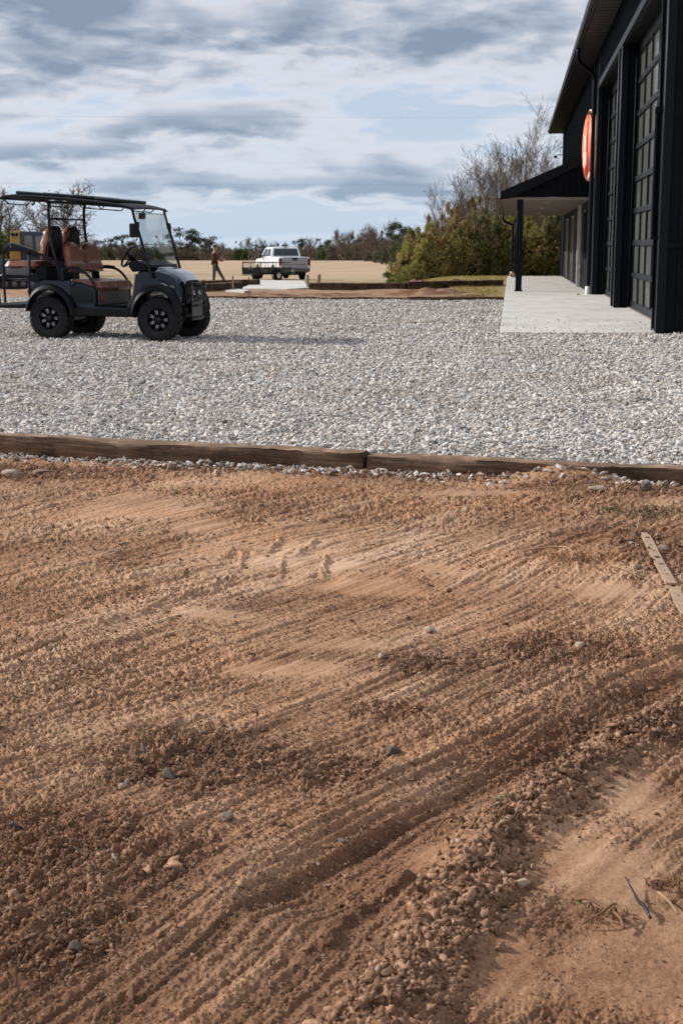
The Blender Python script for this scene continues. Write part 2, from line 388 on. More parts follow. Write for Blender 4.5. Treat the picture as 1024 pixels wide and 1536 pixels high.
def M_ground():
    """the base sheet: brown building-site dirt near, dead grass field far"""
    m, nt, b = mat_new('ground'); L = nt.links
    t = N(nt, 'ShaderNodeTexCoord'); s = N(nt, 'ShaderNodeSeparateXYZ'); L.new(t.outputs['Object'], s.inputs[0])
    n = N(nt, 'ShaderNodeTexNoise', inp={'Scale': .12, 'Detail': 6.0, 'Roughness': .6}); L.new(t.outputs['Object'], n.inputs['Vector'])
    nf = N(nt, 'ShaderNodeTexNoise', inp={'Scale': 2.2, 'Detail': 7.0, 'Roughness': .7}); L.new(t.outputs['Object'], nf.inputs['Vector'])
    mp = N(nt, 'ShaderNodeMapping', inp={'Scale': (.022, .035, 1)}); L.new(t.outputs['Object'], mp.inputs[0])
    ns = N(nt, 'ShaderNodeTexNoise', inp={'Scale': 1.0, 'Detail': 5.0, 'Roughness': .6}); L.new(mp.outputs[0], ns.inputs['Vector'])
    dirt = ramp(nt, [(.3, (.17,.095,.055)), (.5, (.30,.185,.11)), (.7, (.42,.285,.185))]); L.new(nf.outputs[0], dirt.inputs[0])
    mixn = math_n(nt, 'ADD', math_n(nt, 'MULTIPLY', n.outputs[0], .5), math_n(nt, 'MULTIPLY', nf.outputs[0], .5))
    dead = ramp(nt, [(.35, (.31,.215,.135)), (.5, (.42,.30,.195)), (.65, (.51,.38,.26))]); L.new(mixn, dead.inputs[0])
    green = ramp(nt, [(.3, (.15,.14,.05)), (.55, (.25,.22,.095)), (.75, (.36,.29,.14))]); L.new(mixn, green.inputs[0])
    gm = N(nt, 'ShaderNodeMapRange', inp={'From Min': .50, 'From Max': .60}); L.new(ns.outputs[0], gm.inputs[0])
    # the green strip nearer the site and a second one far off to the side
    ys = math_n(nt, 'ADD', s.outputs[1], math_n(nt, 'MULTIPLY_ADD', n.outputs[0], 40, -20))
    near = N(nt, 'ShaderNodeMapRange', inp={'From Min': 95, 'From Max': 75, 'To Min': 0, 'To Max': .8}); L.new(ys, near.inputs[0])
    gfac = math_n(nt, 'MAXIMUM', near.outputs[0], math_n(nt, 'MULTIPLY', gm.outputs[0], .30))
    fld = mixc(nt, gfac, dead.outputs[0], green.outputs[0])
    yd = math_n(nt, 'ADD', s.outputs[1], math_n(nt, 'MULTIPLY_ADD', n.outputs[0], 16, -8))
    df = N(nt, 'ShaderNodeMapRange', inp={'From Min': 54, 'From Max': 58, 'To Min': 1, 'To Max': 0}); L.new(yd, df.inputs[0])
    c = mixc(nt, df.outputs[0], fld, dirt.outputs[0])
    # thin grass taking over the strip beside the walkway
    gx = math_n(nt, 'ADD', s.outputs[0], math_n(nt, 'MULTIPLY_ADD', nf.outputs[0], 5, -2.5))
    g2 = N(nt, 'ShaderNodeMapRange', inp={'From Min': -3.0, 'From Max': .5, 'To Min': 0, 'To Max': .85}); L.new(gx, g2.inputs[0])
    c = mixc(nt, g2.outputs[0], c, green.outputs[0])
    L.new(c, b.inputs['Base Color']); b.inputs['Roughness'].default_value = .95; b.inputs['Specular IOR Level'].default_value = .2
    bp = N(nt, 'ShaderNodeBump', inp={'Strength': .6, 'Distance': .12}); L.new(nf.outputs[0], bp.inputs['Height']); L.new(bp.outputs[0], b.inputs['Normal'])
    return m
M['ground'] = M_ground()

def M_concrete():
    m, nt, b = mat_new('concrete'); L = nt.links
    t = N(nt, 'ShaderNodeTexCoord')
    n = N(nt, 'ShaderNodeTexNoise', inp={'Scale': .7, 'Detail': 7.0, 'Roughness': .62}); L.new(t.outputs['Object'], n.inputs['Vector'])
    mp = N(nt, 'ShaderNodeMapping', inp={'Scale': (1.6, .35, 1)}); L.new(t.outputs['Object'], mp.inputs[0])
    n2 = N(nt, 'ShaderNodeTexNoise', inp={'Scale': 2.2, 'Detail': 6.0, 'Roughness': .7}); L.new(mp.outputs[0], n2.inputs['Vector'])
    nn = math_n(nt, 'ADD', math_n(nt, 'MULTIPLY', n.outputs[0], .6), math_n(nt, 'MULTIPLY', n2.outputs[0], .4))
    r = ramp(nt, [(.33, (.40,.385,.36)), (.5, (.55,.53,.50)), (.68, (.64,.62,.585))]); L.new(nn, r.inputs[0])
    n5 = N(nt, 'ShaderNodeTexNoise', inp={'Scale': 3.1, 'Detail': 8.0, 'Roughness': .75}); L.new(t.outputs['Object'], n5.inputs['Vector'])
    st = ramp(nt, [(.54, (1,1,1)), (.70, (.74,.67,.59))]); L.new(n5.outputs[0], st.inputs[0])
    c = mixc(nt, 1.0, r.outputs[0], st.outputs[0], 'MULTIPLY')
    L.new(c, b.inputs['Base Color']); b.inputs['Roughness'].default_value = .75; b.inputs['Specular IOR Level'].default_value = .3
    n4 = N(nt, 'ShaderNodeTexNoise', inp={'Scale': 60, 'Detail': 4.0}); L.new(t.outputs['Object'], n4.inputs['Vector'])
    bp = N(nt, 'ShaderNodeBump', inp={'Strength': .25, 'Distance': .005}); L.new(n4.outputs[0], bp.inputs['Height']); L.new(bp.outputs[0], b.inputs['Normal'])
    return m
M['concrete'] = M_concrete()

def M_timber(name='weathered timber', dark=1.0):
    m, nt, b = mat_new(name); L = nt.links
    t = N(nt, 'ShaderNodeTexCoord')
    mp = N(nt, 'ShaderNodeMapping', inp={'Scale': (1.2, 22, 22)}); L.new(t.outputs['Object'], mp.inputs[0])
    n = N(nt, 'ShaderNodeTexNoise', inp={'Scale': 2.4, 'Detail': 8.0, 'Roughness': .65, 'Distortion': .4}); L.new(mp.outputs[0], n.inputs['Vector'])
    n2 = N(nt, 'ShaderNodeTexNoise', inp={'Scale': 5, 'Detail': 6.0, 'Roughness': .7}); L.new(t.outputs['Object'], n2.inputs['Vector'])
    r = ramp(nt, [(.30, tuple(c*dark for c in (.020,.012,.008))), (.47, tuple(c*dark for c in (.075,.043,.027))), (.62, tuple(c*dark for c in (.18,.112,.072)))]); L.new(n.outputs[0], r.inputs[0])
    f = N(nt, 'ShaderNodeMapRange', inp={'From Min': .50, 'From Max': .66, 'To Min': 0, 'To Max': .75}); L.new(n2.outputs[0], f.inputs[0])
    # big worn patches, deep checks along the grain, soil splashed up from below
    n6 = N(nt, 'ShaderNodeTexNoise', inp={'Scale': 3.3, 'Detail': 7.0, 'Roughness': .7}); L.new(t.outputs['Object'], n6.inputs['Vector'])
    mp2 = N(nt, 'ShaderNodeMapping', inp={'Scale': (.9, 60, 60)}); L.new(t.outputs['Object'], mp2.inputs[0])
    n7 = N(nt, 'ShaderNodeTexNoise', inp={'Scale': 2.0, 'Detail': 3.0, 'Distortion': .6}); L.new(mp2.outputs[0], n7.inputs['Vector'])
    chk = ramp(nt, [(.33, (.12,.12,.12)), (.40, (1,1,1))]); L.new(n7.outputs[0], chk.inputs[0])
    worn = ramp(nt, [(.35, (.55,.52,.50)), (.50, (1,1,1)), (.66, (1.9,1.8,1.7))]); L.new(n6.outputs[0], worn.inputs[0])
    rc = mixc(nt, 1.0, mixc(nt, 1.0, r.outputs[0], worn.outputs[0], 'MULTIPLY'), chk.outputs[0], 'MULTIPLY')
    so = N(nt, 'ShaderNodeSeparateXYZ'); L.new(t.outputs['Object'], so.inputs[0])
    spl = N(nt, 'ShaderNodeMapRange', inp={'From Min': .02, 'From Max': .12, 'To Min': 1.1, 'To Max': 0}); L.new(so.outputs[2], spl.inputs[0])
    spf = math_n(nt, 'MULTIPLY', spl.outputs[0], math_n(nt, 'MULTIPLY_ADD', n6.outputs[0], 3.0, -1.1), clamp=True)
    rc = mixc(nt, spf, rc, (.21*dark,.115*dark,.068*dark))
    # lit top and shaded front painted in: paler colour on what faces up
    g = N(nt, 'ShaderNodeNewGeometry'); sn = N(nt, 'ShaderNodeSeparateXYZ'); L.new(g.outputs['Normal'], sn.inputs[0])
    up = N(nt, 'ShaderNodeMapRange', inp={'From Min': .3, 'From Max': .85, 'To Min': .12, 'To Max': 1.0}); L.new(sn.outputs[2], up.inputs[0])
    toplit = math_n(nt, 'MULTIPLY', up.outputs[0], math_n(nt, 'ADD', f.outputs[0], .38), clamp=True)
    c = mixc(nt, toplit, rc, tuple(x*dark for x in (.34,.225,.15)))
    L.new(c, b.inputs['Base Color']); b.inputs['Roughness'].default_value = .85; b.inputs['Specular IOR Level'].default_value = .25
    bp = N(nt, 'ShaderNodeBump', inp={'Strength': .8, 'Distance': .012}); L.new(n.outputs[0], bp.inputs['Height']); L.new(bp.outputs[0], b.inputs['Normal'])
    return m
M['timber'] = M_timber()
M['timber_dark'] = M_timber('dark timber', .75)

def M_leaf(name, stops, trans=.42):
    m = bpy.data.materials.new(name); m.use_nodes = True; nt = m.node_tree; nt.nodes.clear(); L = nt.links
    a = N(nt, 'ShaderNodeAttribute', attribute_name='tone'); r = ramp(nt, stops); L.new(a.outputs['Fac'], r.inputs[0])
    d = N(nt, 'ShaderNodeBsdfDiffuse'); tr = N(nt, 'ShaderNodeBsdfTranslucent'); L.new(r.outputs[0], d.inputs[0]); L.new(r.outputs[0], tr.inputs[0])
    mx = N(nt, 'ShaderNodeMixShader', inp={0: trans}); L.new(d.outputs[0], mx.inputs[1]); L.new(tr.outputs[0], mx.inputs[2])
    o = N(nt, 'ShaderNodeOutputMaterial'); L.new(mx.outputs[0], o.inputs[0]); return m
M['leaf_olive'] = M_leaf('olive foliage', [(0, (.11,.11,.042)), (.4, (.25,.24,.075)), (.7, (.37,.32,.11)), (.88, (.44,.33,.13)), (1, (.40,.26,.14))])
M['leaf_green'] = M_leaf('dark green foliage', [(0, (.045,.065,.030)), (.5, (.115,.14,.055)), (.85, (.20,.21,.08)), (1, (.28,.24,.11))])
M['leaf_brown'] = M_leaf('russet foliage', [(0, (.14,.10,.055)), (.5, (.28,.20,.11)), (1, (.42,.31,.18))])
M['leaf_far'] = M_leaf('far grey brown foliage', [(0, (.075,.072,.055)), (.5, (.145,.125,.092)), (1, (.24,.20,.15))])
M['leaf_farpine'] = M_leaf('far pine foliage', [(0, (.028,.038,.028)), (.6, (.060,.072,.045)), (1, (.10,.105,.06))])
M['bark'] = P('grey brown bark', (.135,.10,.072), .9, 0, .2, .3, 3)
M['bark_dark'] = P('dark bark', (.070,.052,.042), .9, 0, .2, .3, 3)

# ------------------------------------------------------------------ setting
def prof(Y): return np.interp(Y, [0, 36, 52, 66, 90, 150, 220, 300, 420, 900, 3000], [0, 0, -.13, -.42, -.74, -.77, -.80, -2.2, -4.2, -8, -12])
def profR(Y): return np.interp(Y, [0, 62, 80, 150, 3000], [0, -.01, -.2, -1.4, -12])
def ground_z(X, Y):
    X = np.asarray(X, float); Y = np.asarray(Y, float)
    k = sstep(-.085, -.035, X/np.maximum(Y, 1))
    z = prof(Y)*(1-k)+profR(Y)*k
    z = z+sstep(34, 37, Y)*(1-sstep(55, 62, Y))*.05*fbm(X*.5, Y*.35, 4, 3)
    z = z+.02*sstep(37, 60, Y)*(1-sstep(66, 90, Y))*fbm(X*.7, Y*.4, 3, 5)
    return z-.22*(1-sstep(34.6, 35.3, Y))
def gz(x, y): return float(ground_z(x, y))
ya = np.concatenate([np.linspace(-40, 30, 20), np.arange(30.5, 62, .22), np.geomspace(62.3, 260, 150), np.geomspace(265, 3500, 60)])
xa = np.concatenate([-np.geomspace(2600, 32, 40), np.linspace(-31.5, 8, 200), np.geomspace(8.4, 2600, 50)])
GX, GY = np.meshgrid(xa, ya)
def gridfaces(r, c):
    i = np.arange((r-1)*(c-1)); a = (i//(c-1))*c+i % (c-1)
    return np.stack([a, a+1, a+1+c, a+c], 1)
o = npmesh('ground', np.stack([GX.ravel(), GY.ravel(), ground_z(GX, GY).ravel()], 1), gridfaces(len(ya), len(xa)), M['ground'], smooth=True)
tag(o, kind='structure')

# the gravel lot: bed sheet with stones scattered over it
gxs = np.linspace(-30, 14, 240); gys = np.concatenate([np.linspace(7.95, 20, 165), np.linspace(20.2, 35.0, 90)])
def lot_z(X, Y): return .022*fbm(X*.6, Y*.6, 4, 21)-.018*np.exp(-((Y-(16.4+.16*X))/.16)**2)-.018*np.exp(-((Y-(17.7+.16*X))/.16)**2)+.02+.045*sstep(10.5, 8.4, Y)
AX, AY = np.meshgrid(gxs, gys)
front = np.interp(gxs, [-8, -3.2, -.82, .99, 3, 14], [9.75, 8.90, 8.42, 8.10, 7.9, 7.9])
AY2 = np.where(AY < 9.6, np.maximum(AY, front[None, :]-.02), AY)
o = npmesh('gravel_lot', np.stack([AX.ravel(), AY2.ravel(), lot_z(AX, AY2).ravel()], 1), gridfaces(len(gys), len(gxs)), M['gravel_bed'], smooth=True)
tag(o, kind='structure')

# ---- the foreground dirt
DU = np.array([.455, .890]); DV = np.array([.890, -.455])
def pt(px, py, z=0.0):
    """the ground point seen at a spot of the photograph: used once, to give world positions"""
    x = (px-512)/2133; y = (768-py)/2133; p = R(PITCH)
    fw = math.cos(p)+y*math.sin(p); up = -math.sin(p)+y*math.cos(p)
    c, s = math.cos(R(YAW)), math.sin(R(YAW))
    X = x*c-fw*s; Y = x*s+fw*c; t = (z-CAM_H)/up
    return X*t, Y*t
def patch(px, py, wx, wy, ang=0, soft=.5):
    """smooth elliptical patch: centre and half sizes given as spans on the ground"""
    x, y = pt(px, py); x1, y1 = pt(px+wx, py); x2, y2 = pt(px, py-wy)
    return (x, y, math.hypot(x1-x, y1-y), math.hypot(x2-x, y2-y), ang, soft)
_wc = {}
def ell(X, Y, e):
    x, y, a, b, ang, soft = e
    if _wc.get('k') is not X:
        _wc['k'] = X; _wc['w'] = .28*fbm(X*5, Y*5, 3, 33)+.12*noise(X*26, Y*26, 34); _wc['a'] = noise(X*2.2+3, Y*2.2, 31); _wc['b'] = noise(X*2.2, Y*2.2+7, 32)
    wobx = .5*a*_wc['a']; woby = .5*b*_wc['b']
    c, s = math.cos(ang), math.sin(ang)
    dx = (X-x)*c+(Y-y)*s; dy = -(X-x)*s+(Y-y)*c
    d = np.sqrt(((dx+wobx)/a)**2+((dy+woby)/b)**2)+_wc['w']
    return 1-sstep(1-soft*.9, 1+soft*.9, d)
SMOOTH = [patch(*q) for q in [(215,765,95,22,0,.6),(300,790,50,10),(400,845,40,9),(512,853,42,9),(660,856,50,9),(560,880,60,10),(330,925,60,9),(870,1295,95,70,0,.5),(930,1440,150,80,0,.6),(760,1455,70,60,0,.6),(690,1300,60,40,0,.6),
    (950,1190,60,30,0,.6),(440,1010,90,14),(520,970,70,12),(900,885,80,10),(700,740,80,6)]]
STEP = [patch(*q) for q in [(185,1158,40,10,0,.4),(265,1192,34,11,0,.4)]]
ROCKY = [patch(*q) for q in [(330,1140,170,45),(130,1290,160,60),(60,1400,120,60),(480,1165,80,30),(850,970,110,22),(640,1000,70,16),(930,1090,90,25),(560,1070,60,16),(900,740,130,14),(980,830,60,30),(60,705,220,14),(600,712,180,9),(330,700,200,9)]]
RIDGE = [pt(*q) for q in [(1060,1040),(1010,1065),(940,1100),(850,1165),(770,1240),(720,1330),(665,1420),(600,1500),(560,1560)]]
RIDGE2 = [pt(*q) for q in [(600,1335),(560,1370),(510,1412),(470,1450)]]
RUT = [pt(*q) for q in [(470,1345),(540,1290),(640,1225),(740,1165),(880,1095),(1024,1010),(1100,980)]]
def dist_path(X, Y, pts):
    d = np.full(X.shape, 1e9)
    for (x0, y0), (x1, y1) in zip(pts[:-1], pts[1:]):
        dx, dy = x1-x0, y1-y0; t = np.clip(((X-x0)*dx+(Y-y0)*dy)/(dx*dx+dy*dy), 0, 1)
        d = np.minimum(d, np.hypot(X-x0-t*dx, Y-y0-t*dy))
    return d
# tread marks: short raised bars beside pressed hollows
LUGS = [(pt(*a), pt(*b)) for a, b in [((208,922),(246,905)),((262,902),(303,884)),((150,938),(180,928)),((120,905),(160,895)),((190,892),(215,880)),((318,882),(345,868)),
        ((362,850),(365,828)),((402,826),(420,812)),((420,868),(424,840)),((484,866),(488,838)),((450,830),(472,815)),((330,842),(348,826)),((60,925),(90,915))]]
def tlr(X): return np.interp(X, [-8, -3.2, -.82, .99, 3], [9.65, 8.72, 8.24, 7.96, 7.8])
def dirt_fields(X, Y):
    u = X*DU[0]+Y*DU[1]; v = X*DV[0]+Y*DV[1]
    v = v+.16*noise(X*.45, Y*.45, 40)+.05*noise(u*.8, v*.8, 41)
    sm = np.zeros(X.shape)
    for e in SMOOTH: sm = np.maximum(sm, ell(X, Y, e))
    rk = np.zeros(X.shape)
    for e in ROCKY: rk = np.maximum(rk, ell(X, Y, e))
    rough = sstep(-.25, .45, fbm(X*.9, Y*.9, 3, 50)+.15)
    streak = sstep(-.35, .25, noise(X*.35+4, Y*.35, 51)+.25)*sstep(8.3, 6.9, Y)
    h = .018*fbm(X*.55, Y*.55, 3, 52)
    s1 = noise(v*3.1, u*.35, 53); s2 = noise(v*9.5, u*.6, 54); s3 = noise(v*24, u*1.1, 55); s4 = noise(v*52, u*3.0, 56)
    s5 = noise(v*100, u*5, 59); pk0 = sstep(-.15, .45, fbm(X*.8+9, Y*.8, 3, 150)+.35*np.exp(-((Y-5.2)/1.3)**2)-.25*sstep(3.6, 2.6, Y))
    h = h+streak*(.006*s1+.0048*s2*(1-.35*pk0)+.0070*s3*(1-.3*pk0)+.0055*s4+.0028*s5)*(1-(.6+.32*(Y < 3.5))*sm)
    # horizontal drag texture close to the timber
    far = sstep(5.6, 7.0, Y)
    h = h+far*(.007*noise(X*3, Y*9, 57)+.007*noise(X*8, Y*24, 58)+.005*np.abs(noise(X*18, Y*40, 158)))*(1-.6*sm)
    # packed ground: fine drag lines, few crumbs
    pk = pk0*(1-rk)
    bmp = (1-.86*sm)*(.55+.6*rough+.5*rk)*(1-.40*pk)*(1+.30*sstep(4.4, 6.8, Y)-.15*sstep(3.8, 2.8, Y))
    lugd = np.full(X.shape, 9.0)
    for a, b in LUGS: lugd = np.minimum(lugd, dist_path(X, Y, [a, b]))
    lz = np.exp(-(lugd/.16)**2); sm = np.maximum(sm, .30*lz); bmp = bmp*(1-.2*lz)+.5*np.exp(-(lugd/.035)**2)
    c1 = fbm(X*16, Y*16, 2, 60); c2 = noise(X*38, Y*38, 62); c3 = noise(X*85, Y*85, 63); c4 = noise(X*170, Y*170, 64)
    lump = np.abs(noise(X*22+5, Y*22, 65)); lump2 = np.abs(noise(X*48, Y*48+3, 66))
    h = h+bmp*(.0046*c1+.0052*c2+.0044*c3+.0024*c4+.0045*lump-.0015+.0070*lump2-.0022+.0085*np.abs(noise(X*92, Y*92+3, 68))-.0025+.0040*np.abs(noise(X*180, Y*180+3, 69)))
    h = h+rk*(1-sm)*.010*np.maximum(0, c1)
    h = h+sm*.0010*noise(X*60, Y*60, 67)
    dr = dist_path(X, Y, RIDGE); wr = .085+.02*noise(u*3, 0*u, 70)
    rg = np.exp(-(dr/wr)**2)
    h = h+rg*(.040+.018*fbm(X*11, Y*11, 3, 71))
    d2 = dist_path(X, Y, RIDGE2); rg2 = np.exp(-(d2/.03)**2); h = h+rg2*(.018+.012*c1)
    dt = dist_path(X, Y, RUT); rt = np.exp(-(dt/.085)**2)
    h = h-rt*.034
    h = h+.016*np.exp(-((dt-.19)/.06)**2)
    # soil thrown over the middle of the right timber, a hollow at its end
    h = h+.075*np.exp(-((X-.33)/.26)**2)*np.exp(-((tlr(X)-Y)/.16)**2)-.02*np.exp(-((X-.85)/.2)**2-((tlr(X)-Y)/.2)**2)
    lg = np.zeros(X.shape)
    for a, b in LUGS:
        d = dist_path(X, Y, [a, b]); q = np.exp(-((d+.016*c1+.006*c2)/.013)**2); h = h+q*.010*(1+.8*c2)*(.6+.8*np.clip(.5+noise(X*9, Y*9, 159), 0, 1))
        # pressed hollow on the camera side of each bar
        d2 = dist_path(X, Y, [(a[0]+.03, a[1]-.09), (b[0]+.03, b[1]-.09)]); h = h-np.exp(-(d2/.05)**2)*.010; lg = np.maximum(lg, q)
    # soil banked up against the timber, falling away towards the camera
    tl = np.interp(X, [-8, -3.2, -.82, .99, 3], [9.65, 8.72, 8.24, 7.96, 7.8])
    h = h-.012*np.exp(-((tl-Y)/.5)**2)*(Y < tl+.1)
    h = h+.03*np.exp(-((X-.6)**2/.25+(Y-7.2)**2/.5))
    _wc['pk'] = pk
    tone = .455+.09*pk+.20*fbm(X*1.1, Y*1.1, 3, 80)+.12*sm*(Y > 3.4)+.14*np.exp(-((X+2.05)/.55)**2-((Y-6.55)/.42)**2)+.17*sm*(Y <= 3.4)+.05*far-.17*rk*(1-sm)-.10*rg-.10*rt-.10*lg+2.2*np.clip(h-.0, -.03, .03)*.5  # tread bars toned darker to stand for their shadow
    tone = tone+streak*.16*s2+.16*s3*streak+.10*s4*streak-.13*sstep(4.4, 2.2, Y)+.10*np.exp(-((Y-5.3)/1.2)**2)
    return h, tone, sm, rk, rg
sa = np.concatenate([np.linspace(-2.4, -1.15, 30)[:-1], np.linspace(-1.15, -.56, 420)[:-1], np.linspace(-.56, .34, 1250), np.linspace(.34, 1.0, 460)[1:], np.linspace(1.0, 2.2, 30)[1:]])
yb = np.geomspace(1.25, 9.9, 1280)
SS, YY = np.meshgrid(sa, yb)
XX = SS*(YY+.55)
hh, tone, _, _, _ = dirt_fields(XX, YY)
tlim = np.interp(XX, [-8, -3.2, -.82, .99, 3], [9.75, 8.84, 8.36, 8.08, 7.85])
hh = np.where(YY > tlim, -.05, hh)
o = npmesh('dirt', np.stack([XX.ravel(), YY.ravel(), hh.ravel()], 1), gridfaces(len(yb), len(sa)), M['dirt'], smooth=True, attrs={'tone': ('POINT', tone.ravel())})
tag(o, kind='structure')
def dirt_z(x, y): return float(dirt_fields(np.array([float(x)]), np.array([float(y)]))[0][0])

# ------------------------------------------------------------------ scattered stones (uncountable: one object each)
def rock_bm(seed, sub=2, flat=.65, rough=.22, facet=True):
    rnd = random.Random(seed); bm = BM(); bmesh.ops.create_icosphere(bm, subdivisions=sub, radius=.5)
    planes = [(Vector((rnd.gauss(0,1), rnd.gauss(0,1), rnd.gauss(0,1))).normalized(), rnd.uniform(.26, .42)) for _ in range(9)]
    off = Vector((rnd.random()*50,)*3)
    from mathutils import noise as mn
    for v in bm.verts:
        p = v.co.copy()
        if facet:
            for n, d in planes:
                k = p.dot(n)-d
                if k > 0: p -= n*k*.92
        p *= 1+rough*mn.noise(p*3+off)
        v.co = Vector((p.x, p.y*rnd.uniform(.78, .8), p.z*flat))
    return bm
def proto_set(name, n, mat, sub=1, flat=.6, rough=.2, facet=True, smooth=25):
    col = bpy.data.collections.new(name)
    for i in range(n):
        o = obj(name+'_piece', rock_bm(100+i*7+len(name), sub, flat*(.8+.4*i/n), rough, facet), mat, smooth=smooth)
        C.objects.unlink(o); col.objects.link(o)
    return col
def scatter(name, pts, rot, scl, idx, col, label=None):
    me = bpy.data.meshes.new(name); n = len(pts)
    me.vertices.add(n); me.vertices.foreach_set('co', np.asarray(pts, np.float32).ravel())
    a = me.attributes.new('rot', 'FLOAT_VECTOR', 'POINT'); a.data.foreach_set('vector', np.asarray(rot, np.float32).ravel())
    a = me.attributes.new('scl', 'FLOAT_VECTOR', 'POINT'); a.data.foreach_set('vector', np.asarray(scl, np.float32).ravel())
    a = me.attributes.new('idx', 'INT', 'POINT'); a.data.foreach_set('value', np.asarray(idx, np.int32).ravel())
    o = bpy.data.objects.new(name, me); link(o)
    g = bpy.data.node_groups.new(name, 'GeometryNodeTree')
    g.interface.new_socket('Geometry', in_out='INPUT', socket_type='NodeSocketGeometry'); g.interface.new_socket('Geometry', in_out='OUTPUT', socket_type='NodeSocketGeometry')
    gi = g.nodes.new('NodeGroupInput'); go = g.nodes.new('NodeGroupOutput'); ip = g.nodes.new('GeometryNodeInstanceOnPoints')
    ci = g.nodes.new('GeometryNodeCollectionInfo'); ci.inputs[0].default_value = col; ci.inputs['Separate Children'].default_value = True; ci.inputs['Reset Children'].default_value = True
    def na(nm, typ):
        q = g.nodes.new('GeometryNodeInputNamedAttribute'); q.data_type = typ; q.inputs[0].default_value = nm; return q.outputs[0]
    er = g.nodes.new('FunctionNodeEulerToRotation'); g.links.new(na('rot', 'FLOAT_VECTOR'), er.inputs[0])
    g.links.new(gi.outputs[0], ip.inputs['Points']); g.links.new(ci.outputs[0], ip.inputs['Instance']); ip.inputs['Pick Instance'].default_value = True
    g.links.new(na('idx', 'INT'), ip.inputs['Instance Index']); g.links.new(er.outputs[0], ip.inputs['Rotation']); g.links.new(na('scl', 'FLOAT_VECTOR'), ip.inputs['Scale'])
    g.links.new(ip.outputs[0], go.inputs[0])
    md = o.modifiers.new('scatter', 'NODES'); md.node_group = g
    tag(o, kind='stuff'); 
    if label: o['label'] = label
    return o
NP = 12
col_gravel = proto_set('gravel', NP, M['gravel_stone'], 1, .50, .18, True, 30)
col_clod = proto_set('clod', NP, M['clod'], 2, .72, .75, True, 60)
col_peb = proto_set('pebble', NP, M['pebble'], 2, .62, .15, True, 50)
def fan(n, y0, y1, s0, s1):
    """random points in a fan, evenly dense on the ground"""
    y = np.sqrt(RNG.uniform(y0*y0, y1*y1, n)); return RNG.uniform(s0, s1, n)*y, y
def spin(n, tilt=.5):
    return np.stack([RNG.normal(0, tilt, n), RNG.normal(0, tilt, n), RNG.uniform(0, 6.28, n)], 1)
def size3(s): 
    n = len(s); return np.stack([s*RNG.uniform(.8, 1.6, n), s*RNG.uniform(.7, 1.1, n), s*RNG.uniform(.6, 1.1, n)], 1)
def gravel(y0, y1, dens, smin, smax, s0=-.56, s1=.38):
    n = int(dens*(s1-s0)*(y1*y1-y0*y0)/2); x, y = fan(n, y0, y1, s0, s1)
    fr = np.interp(x, [-8, -3.2, -.82, .99, 3], [9.75, 8.90, 8.42, 8.14, 7.95])
    ok = (y > fr) & ((x < -.17) | (x > 2.3) | (y < 21.45)) & ((x < 2.15) | (y < 21.9))
    x, y = x[ok], y[ok]; n = len(x)
    s = smin+(smax-smin)*RNG.beta(1.6, 3.2, n)
    z = lot_z(x, y)+s*RNG.uniform(.0, .55, n)+.010*np.maximum(0, noise(x*4, y*4, 90))
    return np.stack([x, y, z], 1), s
g1 = [gravel(7.9, 12.5, 1700, .016, .064), gravel(12.5, 19, 1150, .020, .070), gravel(19, 35.0, 520, .030, .082)]
gp = np.concatenate([g[0] for g in g1]); gs = np.concatenate([g[1] for g in g1])
# stones spilled in front of the timbers
n = 1500; x = RNG.uniform(-4.6, 1.6, n); w = np.interp(x, [-8, -3.2, -.82, .99, 3], [9.68, 8.74, 8.25, 7.96, 7.8]); dd = np.abs(RNG.normal(0, .11, n)); y = w-.03-dd
keep = (RNG.random(n) < np.where(x < -.3, 1.0, .35)); x, y = x[keep], y[keep]
z = dirt_fields(x, y)[0]+.008; h_ = RNG.random(len(x)) < .45; sz_ = RNG.uniform(.016, .05, len(x)); spill = (np.stack([x, y, z], 1)[~h_], sz_[~h_]); gp = np.concatenate([gp, np.stack([x, y, z], 1)[h_]]); gs = np.concatenate([gs, sz_[h_]])
# stones lying along the slab edge and kicked on to the slab / the timbers
n = 500; x = -.17-np.abs(RNG.normal(0, .05, n)); y = RNG.uniform(21.4, 34.8, n); gp = np.concatenate([gp, np.stack([x, y, 0*x+.04], 1)]); gs = np.concatenate([gs, RNG.uniform(.03, .06, n)])
n = 130; x = RNG.uniform(-.1, 2.3, n); y = 21.5+np.abs(RNG.normal(0, 1.6, n)); gp = np.concatenate([gp, np.stack([x, y, 0*x+.066], 1)]); gs = np.concatenate([gs, RNG.uniform(.015, .045, n)])
scatter('gravel', gp, spin(len(gp), .42), size3(gs), RNG.integers(0, NP, len(gp)), col_gravel)
print('gravel stones', len(gp))

